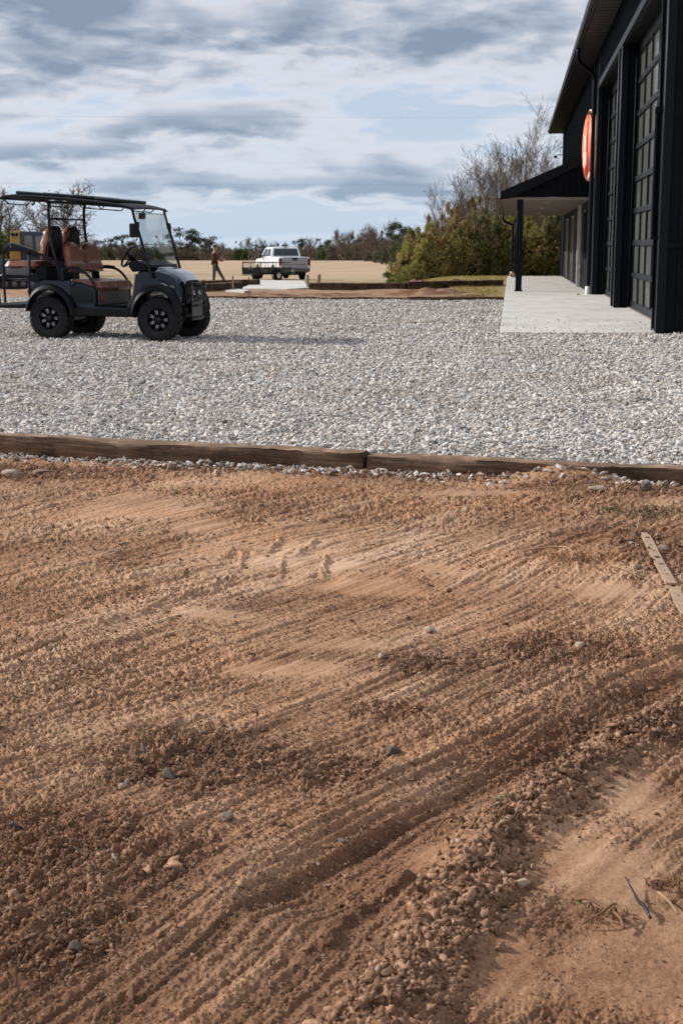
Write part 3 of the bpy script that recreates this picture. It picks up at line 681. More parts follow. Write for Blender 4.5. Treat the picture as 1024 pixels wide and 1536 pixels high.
def soil(n, smin, smax, test, y0=1.6, y1=8.25, a=1.2, b=4.0, s0=-.56, s1=.36):
    n = int(n*1.45); x, y = fan(n, y0, y1, s0, s1); x = x*(1+1.1/y)
    h, tn, sm, rk, rg = dirt_fields(x, y)
    pr = test(x, y, sm, rk, rg); ok = RNG.random(n) < pr
    ok &= RNG.random(n) < 1-.55*_wc['pk']*(smin < .014)
    x, y, h = x[ok], y[ok], h[ok]; s = smin+(smax-smin)*RNG.beta(a, b, len(x))
    return np.stack([x, y, h+s*RNG.uniform(-.25, .12, len(x))], 1), s
cl = [soil(330000, .003, .012, lambda x, y, sm, rk, rg: (1-.93*sm)*(.45+.5*rk+.4*rg+.3*sstep(0, .5, fbm(x*1.3, y*1.3, 2, 95))), y1=5.2),
      soil(110000, .007, .024, lambda x, y, sm, rk, rg: (1-.96*sm)*(.12+.6*rk+.5*rg+.25*sstep(0, .5, fbm(x*1.3, y*1.3, 2, 95)))),
      soil(80000, .014, .036, lambda x, y, sm, rk, rg: np.clip(rg*1.2-.15, 0, 1)*.9, y1=4.4),
      soil(26000, .018, .050, lambda x, y, sm, rk, rg: (1-sm)*(.02+.22*rk))]
cp = np.concatenate([c[0] for c in cl]); cs = np.concatenate([c[1] for c in cl])
scatter('dirt_clods', cp, spin(len(cp), .6), size3(cs), RNG.integers(0, NP, len(cp)), col_clod)
pl = [soil(30000, .006, .018, lambda x, y, sm, rk, rg: .03+.08*rk), soil(16000, .014, .045, lambda x, y, sm, rk, rg: (1-.8*sm)*(.006+.10*rk))]
pl.append(spill)
pp = np.concatenate([c[0] for c in pl]); ps = np.concatenate([c[1] for c in pl])
scatter('pebbles', pp, spin(len(pp), .4), size3(ps), RNG.integers(0, NP, len(pp)), col_peb)
print('clods', len(cp), 'pebbles', len(pp))

# ------------------------------------------------------------------ concrete walkway (a sheet with joints)
bm = BM()
edges_y = [20.9+.55, 30.2, 38.6, 46.6, 54.8, 62.6]
for a, b in zip(edges_y[:-1], edges_y[1:]):
    box(bm, -.15, 2.56, a+.006, b-.006, -.16, .055, .008)
o = obj('walkway', bm, M['concrete']); tag(o, kind='structure')
bm = BM(); box(bm, 2.4, 6.5, 20.9, 21.40, -.16, .045, .006)
o = obj('apron_pavement', bm, M['concrete']); tag(o, kind='structure')

# ------------------------------------------------------------------ the metal building
WX, DX = 2.15, 2.50          # wall face, door plane
ZH, ZE = 5.30, 6.12          # door head, eave
bld = empty('metal_building', (WX, 22, 0)); tag(bld, 'long black metal building with tall glazed garage doors, deep eaves and a lean-to porch', 'building')
def part(name, bm, mat, par=bld, **k):
    o = obj(name, bm, mat, None, **k); o.parent = par
    # geometry is written in world coordinates; keep it there under the empty
    base = par
    off = Vector((0, 0, 0))
    while base is not None: off += Vector(base.location); base = base.parent
    o.data.transform(Matrix.Translation(-off)); return o
# front wall in pieces round the two door openings, with a gable wall facing the camera
bm = BM()
box(bm, WX, DX+.3, 21.45, 22.1, .05, 7.4)
box(bm, WX, DX+.3, 30.3, 31.15, .05, ZH)
box(bm, WX, DX+.3, 22.1, 38.5, ZH, 7.4)
box(bm, WX, DX+.3, 38.5, 64.9, .05, 7.4)
for y in np.arange(39.0, 64.8, .40): box(bm, WX-.022, WX-.0005, y, y+.05, 3.9, 6.26)     # standing ribs of the upper wall
for y in np.arange(22.3, 38.5, .30): box(bm, WX-.022, WX-.0005, y, y+.05, ZH+.14, 6.26)
part('front_wall', bm, M['black_metal'], smooth=0)
bm = BM(); box(bm, DX+.3, 14, 21.45, 21.65, .05, 9)
for x in np.arange(WX+.25, 9, .30): box(bm, x, x+.045, 21.425, 21.4495, .10, 8)
box(bm, WX+.02, 9, 21.405, 21.4495, 1.28, 1.36)
part('gable_wall', bm, M['black_metal'], smooth=0)
bm = BM(); box(bm, DX+.3, 14, 21.66, 64.9, 7.0, 7.3); part('ceiling_deck', bm, M['black_metal'], smooth=0)
bm = BM(); box(bm, DX+.3, 14, 64.6, 64.9, .05, 8.5); part('rear_wall', bm, M['black_metal'], smooth=0)
bm = BM(); box(bm, 2.87, 2.95, 21.7, 39, .05, 6.98); part('inner_wall', bm, M['black_trim'], smooth=0)
# corner posts and door trims, a little proud of the wall
for (y0, y1) in [(21.38, 21.50), (22.0, 22.13), (30.22, 30.36), (31.09, 31.21), (38.42, 38.56)]:
    bm = BM(); box(bm, WX-.035, WX+.10, y0, y1, .05, ZH+.06, .008); part('corner_trim', bm, M['black_trim'])
bm = BM(); box(bm, WX-.04, WX+.06, 21.45, 38.56, ZH-.02, ZH+.14, .008); part('header_trim', bm, M['black_trim'])
bm = BM(); box(bm, WX-.03, WX+.05, 64.84, 64.94, .05, 6.1, .008)
part('corner_trim', bm, M['black_trim'])
bm = BM()
tube(bm, [(WX-.10, 21.75, 3.25), (WX-.10, 21.75, 1.45)], .028, 8); box(bm, WX-.13, WX, 21.72, 21.78, 3.2, 3.3, .005); box(bm, WX-.13, WX, 21.72, 21.78, 1.4, 1.46, .005)
tube(bm, [(WX-.055, 21.9, 4.9), (WX-.055, 21.9, .4)], .018, 8)
part('conduit', bm, M['black_trim'])
# garage doors
def garage_door(y0, y1, label):
    bm = BM(); rows, cols = 8, 6; H = ZH-.10
    frame = empty('garage_door', (DX-WX, (y0+y1)/2-22, .05), parent=bld)
    zs = np.linspace(.10, H, rows+1); yc = np.linspace(y0+.05, y1-.05, cols+1)
    for i, z in enumerate(zs):
        t = .05 if 0 < i < rows else .10
        box(bm, DX-.045, DX+.01, y0, y1, z-t, z+t if i < rows else z+.1, .006)
    for r in range(rows):
        for j, y in enumerate(yc):
            t = .028 if 0 < j < cols else .06
            box(bm, DX-.037, DX+.006, y-t, y+t, zs[r]+.0502, zs[r+1]-.0502)
    for z in zs[1:-1]: box(bm, DX-.052, DX-.0455, y0, y1, z-.006, z+.006)
    o = part('door_frame', bm, M['door_frame'], frame)
    bm = BM(); rnd = random.Random(int(y0))
    for r in range(rows):
        for j in range(cols):
            a, b, c, d = yc[j]+.02, yc[j+1]-.02, zs[r]+.04, zs[r+1]-.04
            e1, e2 = rnd.uniform(-.004, .004), rnd.uniform(-.004, .004)
            quad(bm, (DX+e1, a, c), (DX-e1, b, c), (DX-e1+e2, b, d), (DX+e1+e2, a, d))
    part('door_glass', bm, M['glass_dark'], frame, smooth=0)
    bm = BM(); box(bm, WX+.25, DX-.05, y0, y1, .0555, .075, .004); part('threshold', bm, P('brown sill', (.20,.165,.14), .8), frame)
    for yy in (y0+.03, y1-.03):
        bm = BM(); tube(bm, [(DX-.085, yy, .08), (DX-.085, yy, ZH-.1)], .020, 6); part('track', bm, M['door_frame'], frame)
    return frame
garage_door(22.14, 30.25, ''); garage_door(31.2, 38.45, '')
# roof, soffit, gutter
bm = BM(); prism(bm, [(1.64, 6.36), (1.64, 6.47), (8.2, 8.45), (14, 6.8), (14, 6.6), (8.2, 8.33)], 21.2, 66.4); part('roof', bm, M['black_metal'], smooth=0)
bm = BM(); box(bm, 1.66, WX+.1, 21.2, 66.35, 6.27, 6.33)
for y in np.arange(21.5, 66.3, .4): box(bm, 1.68, WX, y, y+.02, 6.262, 6.2695)
part('soffit', bm, M['soffit'], smooth=0)
bm = BM(); prism(bm, [(1.64, 6.25), (1.52, 6.28), (1.49, 6.39), (1.51, 6.395), (1.535, 6.30), (1.635, 6.275), (1.635, 6.39), (1.65, 6.39)], 21.2, 66.4)
gut = part('gutter', bm, M['door_frame'], smooth=0)
def downspout(pts, z, boot, w=.045):
    bm = BM(); tube(bm, pts, w, 10, curve=4); 
    o = part('downspout', bm, M['black_trim'])
    bm = BM(); x, y = boot; lathe(bm, [(w*1.5, .05), (w*1.5, z-.02), (w*1.25, z), (0.001, z)], 14, 'Z', (x, y, 0)); b = part('drain_boot', bm, M['white'], o)
    return o
downspout([(1.58, 38.3, 6.26), (1.58, 38.3, 6.05), (1.66, 38.35, 5.90), (1.92, 38.5, 5.72), (2.02, 38.6, 5.58), (2.03, 38.62, 5.2), (2.03, 38.62, 3), (2.03, 38.62, .22)], .27, (2.03, 38.62), .055)
# porch
bm = BM()
prism(bm, [(-.32, 2.62), (-.32, 2.80), (WX, 3.86), (WX, 3.72), (.12, 2.72), (.1, 2.66)], 41.0, 62.4)
part('porch_roof', bm, M['black_metal'], smooth=0)
bm = BM(); prism(bm, [(-.335, 2.60), (-.335, 2.815), (WX, 3.885), (WX, 3.66), (.10, 2.70), (-.1, 2.62)], 40.93, 40.995); part('fascia', bm, M['black_trim'], smooth=0)
bm = BM(); prism(bm, [(.02, 2.665), (WX, 2.665), (WX, 3.66), (.1, 2.70)], 41.05, 41.15)
for x in np.arange(.15, WX, .17): box(bm, x, x+.035, 41.02, 41.0495, 2.70, 2.70+(x-.1)*.47+.02)
part('porch_gable', bm, M['black_metal'], smooth=0)
bm = BM(); box(bm, -.30, WX, 41.02, 62.3, 2.60, 2.655)
for y in np.arange(41.5, 62, .3): box(bm, -.29, WX, y, y+.012, 2.594, 2.5995)
part('porch_ceiling', bm, M['porch_ceiling'], smooth=0)
for y in (43.5, 50, 57):
    bm = BM(); lathe(bm, [(.001, 2.585), (.07, 2.585), (.085, 2.593), (.085, 2.60)], 16, 'Z', (1.0, y, 0)); part('downlight', bm, M['white'])
bm = BM(); prism(bm, [(-.33, 2.60), (-.42, 2.62), (-.44, 2.71), (-.425, 2.71), (-.405, 2.635), (-.325, 2.62)], 41.0, 62.35); part('porch_gutter', bm, M['black_trim'], smooth=0)
for y in (41.12, 62.2):
    bm = BM(); box(bm, .12, .30, y-.09, y+.09, .055, 2.62, .008); box(bm, .10, .32, y-.11, y+.11, .055, .10, .004); part('porch_post', bm, M['black_trim'])
downspout([(-.38, 61.5, 2.60), (-.38, 61.5, 2.45), (-.30, 61.5, 2.33), (-.02, 61.5, 2.22), (.03, 61.5, 2.1), (.03, 61.5, 1.2), (.03, 61.5, .22)], .26, (.03, 61.5), .05)
# doors and windows under the porch
def shop_front(name, y0, y1, z0, z1, trim, tw, proud, extra=None):
    f = BM()
    box(f, WX-proud, WX+.02, y0-tw, y0, z0, z1, .004); box(f, WX-proud, WX+.02, y1, y1+tw, z0, z1, .004)
    box(f, WX-proud, WX+.02, y0-tw, y1+tw, z1+.0005, z1+tw, .004)
    w = part(name, f, trim)
    g = BM(); box(g, WX-.02, WX-.002, y0, y1, z0, z1); part('pane', g, M['pane'], w, smooth=0)
    return w
shop_front('window', 42.6, 43.7, .95, 2.3, M['door_frame'], .06, .04)
shop_front('glass_door', 51.8, 52.9, .06, 2.32, M['pale_trim'], .05, .03)
shop_front('glass_door', 56.9, 58.0, .06, 2.32, M['pale_trim'], .05, .03)
w = shop_front('glass_door', 46.2, 48.2, .06, 2.32, M['door_frame'], .06, .03)
for ch in w.children:
    bm = BM(); box(bm, WX-.09, WX-.03, 46.28, 46.33, .9, 1.25, .008); part('handle', bm, M['chrome'], w); break
bm = BM(); box(bm, WX-.12, WX, 45.95, 46.06, .055, 2.59, .01); part('white_post', bm, M['white'])
for y, z, h in [(44.7, .5, .22), (45.1, .62, .10)]:
    bm = BM(); box(bm, WX-.09, WX, y, y+.12, z, z+h, .01); tube(bm, [(WX-.05, y+.06, z+.02), (WX-.05, y+.06, z-.2)], .02, 6); part('meter_box', bm, M['greypanel'])
# little wall lamp at the far corner
bm = BM(); box(bm, WX-.05, WX, 63.9, 64.0, 5.0, 5.25, .01); tube(bm, [(WX-.04, 63.95, 5.2), (WX-.25, 63.95, 5.22), (WX-.34, 63.95, 5.15)], .018, 6); box(bm, WX-.42, WX-.28, 63.88, 64.02, 5.06, 5.17, .02)
part('wall_lamp', bm, M['frame_black'])

# round sign beside the first door
sg = empty('round_sign', (WX-.12, 39.95, 3.98), R(7)); tag(sg, 'round glowing-orange sign with a pale rim and dark red emblem on the black wall', 'sign')
bm = BM(); rr = lathe(bm, [(.001, .10), (.93, .10), (.935, -.03), (.90, -.055), (.90, -.055)], 56, 'X'); obj('sign_case', bm, M['sign_pale'], sg)
bm = BM(); lathe(bm, [(.80, -.058), (.80, -.072), (.001, -.072)], 56, 'X'); fc = obj('sign_face', bm, M['sign_orange'], sg)
def flat_shape(name, pts, mat, x0, x1, par):
    bm = BM(); a = [bm.verts.new((x0, y, z)) for y, z in pts]; b = [bm.verts.new((x1, y, z)) for y, z in pts]; n = len(pts)
    for k in range(n): bm.faces.new((a[k], a[(k+1) % n], b[(k+1) % n], b[k]))
    f1 = bm.faces.new(a); f2 = bm.faces.new(b[::-1]); bmesh.ops.recalc_face_normals(bm, faces=bm.faces)
    return obj(name, bm, mat, par, smooth=0)
flat_shape('sign_emblem', [(-.10,.62),(-.02,.66),(.06,.60),(.02,.30),(.04,-.05),(.22,-.12),(.34,-.35),(.20,-.70),(.0,-.82),(-.22,-.68),(-.30,-.40),(-.14,-.20),(-.08,.1)][::-1], M['sign_red'], -.0722, -.082, sg)
flat_shape('sign_emblem', [(.10,.30),(.40,.34),(.44,-.02),(.38,-.12),(.52,-.22),(.50,-.50),(.26,-.60),(.02,-.48),(.02,-.22),(.14,-.12),(.08,.0)][::-1], M['sign_pale'], -.0822, -.092, sg)
bm = BM(); lathe(bm, [(.055, -.0725), (.055, -.084), (.001, -.084)], 16, 'X', (0, -.04, .74)); obj('sign_emblem', bm, M['sign_red'], sg)

# ------------------------------------------------------------------ timbers
def timber(name, x0, y0, x1, y1, z, h, w, label, seed, mat='timber', group=None, roll=0, ragged=.0):
    L_ = math.hypot(x1-x0, y1-y0); n = max(8, int(L_/.05)); n = min(n, 70)
    prof_ = []
    k = 5
    for a, b, c, d in [(-1,-1,1,-1),(1,-1,1,1),(1,1,-1,1),(-1,1,-1,-1)]:
        for i in range(k): t = i/k; prof_.append((a+(c-a)*t, b+(d-b)*t))
    vs = []; rnd = random.Random(seed)
    for i in range(n+1):
        t = i/n
        for (a, b) in prof_:
            q = (abs(a)**8+abs(b)**8)**(1/8); a2, b2 = a/q*1.0, b/q*1.0
            xx = t*L_
            e = 0
            if ragged and t > .96: e = ragged*(rnd.random()-.5)
            vs.append([xx+e, a2*w/2, b2*h/2+h/2])
    vs = np.array(vs); m = len(prof_)
    gx, gy_, gz_ = vs[:, 0], vs[:, 1], vs[:, 2]
    vs[:, 1] += .012*noise(gx*3+seed, gz_*20, seed % 50)+.007*noise(gx*14, gz_*40, 3)
    vs[:, 2] += .010*noise(gx*2.5+seed, gy_*25, 5+seed % 40)+.006*noise(gx*18, gy_*60, 6)-.022*np.maximum(0, noise(gx*2.1+seed, gy_*9, 12)-.25)
    vs[:, 2] += .012*noise(gx*.8+seed, 0*gx, 9)
    f = []
    for i in range(n):
        for j in range(m): f.append((i*m+j, (i+1)*m+j, (i+1)*m+(j+1) % m, i*m+(j+1) % m))
    f = np.array(f)
    me_o = npmesh(name, vs, f, M[mat], smooth=False)
    bm = BM(); bm.from_mesh(me_o.data); bm.verts.ensure_lookup_table()
    bm.faces.new([bm.verts[j] for j in range(m)]); bm.faces.new([bm.verts[n*m+j] for j in range(m)][::-1])
    bmesh.ops.recalc_face_normals(bm, faces=bm.faces)
    for fc_ in bm.faces: fc_.smooth = True
    for e_ in bm.edges:
        if len(e_.link_faces) == 2: e_.smooth = e_.calc_face_angle(0) < R(40)
    bm.to_mesh(me_o.data); bm.free()
    me_o.location = (x0, y0, z); me_o.rotation_euler = (roll, 0, math.atan2(y1-y0, x1-x0))
    return tag(me_o, label, 'timber', group)
TG = 'landscape timbers edging the gravel'
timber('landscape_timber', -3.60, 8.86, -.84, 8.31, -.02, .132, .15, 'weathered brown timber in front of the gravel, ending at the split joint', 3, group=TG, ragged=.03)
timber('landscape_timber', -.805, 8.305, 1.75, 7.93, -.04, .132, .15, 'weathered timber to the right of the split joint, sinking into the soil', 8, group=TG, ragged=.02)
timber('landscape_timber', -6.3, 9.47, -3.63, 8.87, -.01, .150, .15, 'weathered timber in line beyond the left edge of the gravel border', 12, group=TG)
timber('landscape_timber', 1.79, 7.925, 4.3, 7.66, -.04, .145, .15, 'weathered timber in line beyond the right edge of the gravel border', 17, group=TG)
def gpt(px, py, z=0): return pt(px, py, z)
FG = 'timbers beyond the gravel lot'
def far_timber(px0, py0, px1, py1, h, label, seed, w=.16, zz=None):
    a = gpt(px0, py0, -.08 if zz is None else zz); b = gpt(px1, py1, -.08 if zz is None else zz)
    za = (gz(*a)+gz(*b))/2-.03 if zz is None else zz
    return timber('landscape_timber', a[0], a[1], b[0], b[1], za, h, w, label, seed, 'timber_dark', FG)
far_timber(300, 450, 455, 451, .10, 'thin dark edging timber behind the cart nose, at the far edge of the gravel', 21, .10, zz=0.0)
far_timber(457, 451, 608, 452.5, .10, 'thin dark edging timber at the far gravel edge, below the pale pad', 22, .10, zz=0.0)
far_timber(610, 452.5, 755, 453, .12, 'thin dark edging timber at the far gravel edge, ending at the concrete walkway', 23, .10, zz=0.0)
far_timber(100, 449, 298, 450, .10, 'thin dark edging timber at the far gravel edge behind the parked cart', 24, .10, zz=0.0)
far_timber(464, 434.5, 608, 434.5, .24, 'thick dark timber to the right of the pale pad, with stakes at its end', 25)
far_timber(610, 434.5, 752, 431.5, .25, 'thick dark timber beside the walkway, tilted in loose soil', 26)
far_timber(296, 440.5, 361, 435.5, .28, 'thick dark timber slanting away from the cart towards the pad', 27)
far_timber(300, 430, 388, 427.5, .26, 'thick dark timber in front of the walking man', 28)
# pads of fresh concrete on the building site
def pad(pts_px, name, th=.05, z=-.10):
    bm = BM(); P2 = [gpt(*p, z) for p in pts_px]; zt = max(gz(*q) for q in P2)+.03
    a = [bm.verts.new((x, y, zt)) for x, y in P2]; b = [bm.verts.new((x, y, zt-.35)) for x, y in P2]; n = len(a)
    for k in range(n): bm.faces.new((a[k], a[(k+1) % n], b[(k+1) % n], b[k]))
    bm.faces.new(a[::-1]); bmesh.ops.recalc_face_normals(bm, faces=bm.faces)
    return tag(obj(name, bm, M['concrete'], smooth=0), kind='structure')
pad([(362,434),(390,421.5),(455,422.5),(463,433),(430,435.5)], 'pad_pavement')
pad([(338,440),(352,436.5),(374,439.5),(366,441.5)], 'small_pavement')
#MARK-OBJECTS

# ------------------------------------------------------------------ the golf cart (local: x forward, y to its left)
cart = empty('golf_cart', (-5.52, 19.80, .03), R(-10))
tag(cart, 'dark lifted golf cart with brown leather seats and a long black roof, parked on gravel', 'golf cart')
def cp_(name, bm, mat, par=cart, **k): return obj(name, bm, mat, par, **k)
HW = .56
def arch(cx, r, a0, a1, n=12, cz=.31): return [(cx+r*math.cos(R(a0+(a1-a0)*i/n)), cz+r*math.sin(R(a0+(a1-a0)*i/n))) for i in range(n+1)]
# body side outline with both wheel arches and the low floor between them
nose = [(1.36,.50)] + arch(.95,.385,22,172) + [(.50,.345),(-.36,.345)] + arch(-.80,.385,12,158) + [(-1.17,.50),(-1.19,.70),(-1.06,.79),(-.90,.815),(-.46,.815),(-.12,.735),(-.06,.70),(-.05,.46),(.44,.445),(.54,.56),(.58,.80),(.60,.92),(.68,1.0),(.80,.985),(.95,.965),(1.10,.925),(1.24,.875),(1.35,.80),(1.385,.70),(1.375,.58)]
def body_fn(x, y, z):
    k = 1.0
    if x > .62: k *= 1-.20*((x-.62)/.78)**1.5*(1.0)
    if z > .60 and x > .5: k *= 1-.16*sst((z-.60)/.4)
    if z < .42: k *= .97
    yy = y*k
    zz_ = z
    if x > .6 and z > .72: zz_ -= .05*(abs(y)/HW)**3
    if x > 1.2: x = x-.07*(abs(y)/HW)**2
    if x < -1.0: x = x+.05*(abs(y)/HW)**2
    return (x, yy, zz_)
def sst(t): t = max(0, min(1, t)); return t*t*(3-2*t)
bm = BM(); prism(bm, nose, -HW, HW, bev=.022, ys=[-HW,-.50,-.40,-.28,-.14,0,.14,.28,.40,.50,HW], fn=body_fn, seg=3)
body = cp_('body', bm, M['paint'], smooth=50)
# separate pieces laid over the body
bm = BM()
hood = [(.74,.985),(.90,.975),(1.08,.935),(1.22,.885),(1.335,.80)]
rows_ = []
for x, z in hood:
    w = .34-.10*(x-.74); row = []
    for t in (-1,-.8,-.45,0,.45,.8,1): row.append(bm.verts.new((x, t*w, z+.030*(1-t*t)**.5-.012+(0 if abs(t) < 1 else -.02))))
    rows_.append(row)
for a, b in zip(rows_[:-1], rows_[1:]):
    for i in range(6): bm.faces.new((a[i], a[i+1], b[i+1], b[i]))
bmesh.ops.recalc_face_normals(bm, faces=bm.faces)
cp_('hood', bm, M['hood_sheen'], smooth=60)
for s in (-1, 1):
    for cx_, a0, a1, nm in [(.95, 12, 176, 'fender'), (-.80, 4, 168, 'fender')]:
        bm = BM(); n = 20; r0, r1 = .375, .455; prev = None
        for i in range(n+1):
            a = R(a0+(a1-a0)*i/n); cs_, sn = math.cos(a), math.sin(a); taper = .65+.35*math.sin(math.pi*i/n)
            ym = s*(HW-.09 if cx_ > 0 else HW-.03); yo = s*(HW+.075)
            ri, ro = r0, r0+(r1-r0)*taper
            sec = [(ri, s*.44), (ri, yo), (ri+.018, yo+s*.006), (ro-.012, yo-s*.02), (ro, yo-s*.055), (ro+.006, s*.44)]
            ring = [bm.verts.new((cx_+r*cs_, y, .305+r*sn)) for r, y in sec]
            if prev: 
                for k in range(len(sec)): bm.faces.new((prev[k], prev[(k+1) % 6], ring[(k+1) % 6], ring[k]))
            else: bm.faces.new(ring)
            prev = ring
        bm.faces.new(prev[::-1]); bmesh.ops.recalc_face_normals(bm, faces=bm.faces)
        cp_(nm, bm, M['plastic'])
    # rocker panel, side storage, cowl side sweep
    bm = BM(); prism(bm, [(-.42,.335),(-.44,.40),(-.40,.44),(.44,.43),(.54,.47),(.56,.40),(.50,.33)], s*(HW-.02), s*(HW+.035), .008); cp_('rocker_panel', bm, M['plastic'])
    bm = BM(); prism(bm, [(-.44,.50),(-.46,.70),(-.40,.765),(-.15,.70),(-.10,.66),(-.095,.50)], s*(HW-.005), s*(HW+.012), .01); cp_('side_panel', bm, M['frame_black'])
    bm = BM(); tube(bm, [(-.45,s*(HW+.016),.73),(-.30,s*(HW+.018),.785),(-.12,s*(HW+.018),.72)], .008, 6, curve=4); cp_('side_trim', bm, M['frame_black'])
    # headlight: dark surround with a clear lens
    hl = BM(); prism(hl, [(.86,.80),(.93,.83),(1.06,.80),(1.20,.755),(1.24,.70),(1.10,.705),(.95,.715),(.88,.75)], s*.455, s*.475, .008, fn=lambda x,y,z: (x, y*(1-.10*max(0,x-.86)), z)); h = cp_('headlight', hl, M['frame_black'])
    hl = BM(); prism(hl, [(.93,.79),(1.04,.775),(1.10,.74),(1.02,.725),(.93,.745)], s*.476, s*.486, .006, fn=lambda x,y,z: (x, y*(1-.10*max(0,x-.86)), z)); cp_('lens', hl, M['lens'], h)
    hl = BM(); prism(hl, [(1.11,.765),(1.20,.745),(1.22,.71),(1.13,.72)], s*.476, s*.484, .005, fn=lambda x,y,z: (x, y*(1-.10*max(0,x-.86)), z)); cp_('lens', hl, M['greypanel'], h)
    # angled louvre on the cowl
    hl = BM(); prism(hl, [(1.16,.66),(1.20,.665),(1.30,.52),(1.28,.50)], s*.425, s*.45, .004); cp_('side_vent', hl, M['frame_black'])
# nose grille
bm = BM(); prism(bm, [(1.30,.50),(1.34,.74),(1.375,.74),(1.40,.60),(1.385,.50)], -.30, .30, .01)
for z in (.55,.60,.65,.70): box(bm, 1.385, 1.405, -.27, .27, z, z+.012)
cp_('grille', bm, M['frame_black'])
# underbody, axles, shocks
bm = BM(); box(bm, -1.10, 1.25, -.20, .20, .30, .40, .01); box(bm, -.95, -.62, -.30, .30, .22, .42, .03); box(bm, -.45, .45, -.42, .42, .33, .40, .01)
tube(bm, [(-.80,-.52,.30),(-.80,.52,.30)], .035, 10); tube(bm, [(.95,-.50,.30),(.95,.50,.30)], .028, 10)
for s in (-1, 1):
    tube(bm, [(.95, s*.40, .28), (.80, s*.30, .42), (.62, s*.22, .36)], .02, 6); tube(bm, [(1.0, s*.38, .30), (1.02, s*.30, .58)], .032, 8); tube(bm, [(-.80, s*.42, .30), (-.70, s*.36, .56)], .032, 8)
cp_('chassis', bm, M['frame_black'])
# floor mat and inner seat base (the grey panel seen under the seat)
bm = BM(); box(bm, -.04, .46, -.52, .52, .462, .475, .004); cp_('floor_mat', bm, M['plastic'])
bm = BM(); box(bm, -.047, -.038, -.50, .50, .48, .68, .004); cp_('kick_panel', bm, M['greypanel'])
bm = BM(); prism(bm, [(.46,.47),(.55,.60),(.60,.90),(.625,.90),(.565,.58),(.49,.47)], -.50, .50, .004, fn=lambda x,y,z: (x-.035,y,z)); cp_('dash_panel', bm, M['greypanel'])
bm = BM(); box(bm, -.03, .0, -.47, -.41, .52, .62, .01); cp_('reflector', bm, M['red_lens'])

# wheels
def wheel(x, y, side):
    w = empty('wheel', (x, y, .292), 0, cart); R_ = .292
    bm = BM(); hw = .118
    prof_ = [(.165,-hw*.80),(.185,-hw*.96),(.225,-hw),(.262,-hw*.93),(.281,-hw*.74),(.283,0),(.281,hw*.74),(.262,hw*.93),(.225,hw),(.185,hw*.96),(.165,hw*.80)]
    lathe(bm, prof_, 48, 'Y')
    for k in range(24):
        a = 2*math.pi*k/24
        for (yy, off, ww) in [(-.055, 0, .085), (.055, .5, .085), (0, .25, .05), (-.105,.25,.03), (.105,.75,.03)]:
            aa = a+off*2*math.pi/24; rr_ = .285 if abs(yy) < .1 else .268
            m = Matrix.Rotation(-aa, 4, 'Y') @ Matrix.Translation((rr_, yy, 0)) @ Matrix.Rotation(.35 if yy < 0 else -.35, 4, 'X') @ Matrix.Diagonal((.022 if abs(yy) < .1 else .034, ww, .042, 1))
            bmesh.ops.create_cube(bm, size=1, matrix=m)
    for (r, yy) in [(.235, hw+.002), (.205, hw+.001)]:
        for s in (-1, 1): lathe(bm, [(r-.006, s*(yy-.006)), (r, s*(yy+.003)), (r+.006, s*(yy-.006))], 40, 'Y')
    tyre = obj('tyre', bm, M['rubber'], w)
    bm = BM(); s = side
    lathe(bm, [(.172, s*.092), (.168, s*.100), (.155, s*.098), (.150, s*.055), (.145, s*-.02), (.10, s*-.03), (.001, s*-.03)], 40, 'Y')
    lathe(bm, [(.172, -s*.09), (.150, -s*.07), (.145, -s*.02)], 40, 'Y')
    rim = obj('rim', bm, M['rim_black'], w)
    bm = BM()
    for k in range(7):
        a = 2*math.pi*k/7
        for d in (-.11, .11):
            p0 = Vector((.035*math.cos(a+d*1.4), s*.062, .035*math.sin(a+d*1.4))); p1 = Vector((.148*math.cos(a+d), s*.080, .148*math.sin(a+d)))
            tube(bm, [p0, (p0+p1)/2+Vector((0, s*.004, 0)), p1], [.011, .009, .008], 6)
    obj('spokes', bm, M['rim_black'], rim)
    bm = BM()
    for k in range(7):
        a = 2*math.pi*k/7
        for d in (-.11, .11):
            p0 = Vector((.055*math.cos(a+d*1.2), s*.075, .055*math.sin(a+d*1.2))); p1 = Vector((.135*math.cos(a+d), s*.090, .135*math.sin(a+d)))
            tube(bm, [p0, p1], .0055, 5)
    obj('spoke_faces', bm, M['rim_metal'], rim)
    bm = BM(); lathe(bm, [(.042, s*.05), (.042, s*.088), (.034, s*.096), (.001, s*.098)], 20, 'Y')
    for k in range(5): a = 2*math.pi*k/5; lathe(bm, [(.008, s*.05), (.008, s*.085), (.001, s*.087)], 8, 'Y', (.055*math.cos(a), 0, .055*math.sin(a)))
    obj('hub_cap', bm, M['rim_black'], rim)
    w.rotation_euler = (0, 0, R(6) if x > 0 else 0)
    return w
wheel(.88, -.50, -1); wheel(.88, .50, 1); wheel(-.76, -.50, -1); wheel(-.76, .50, 1)

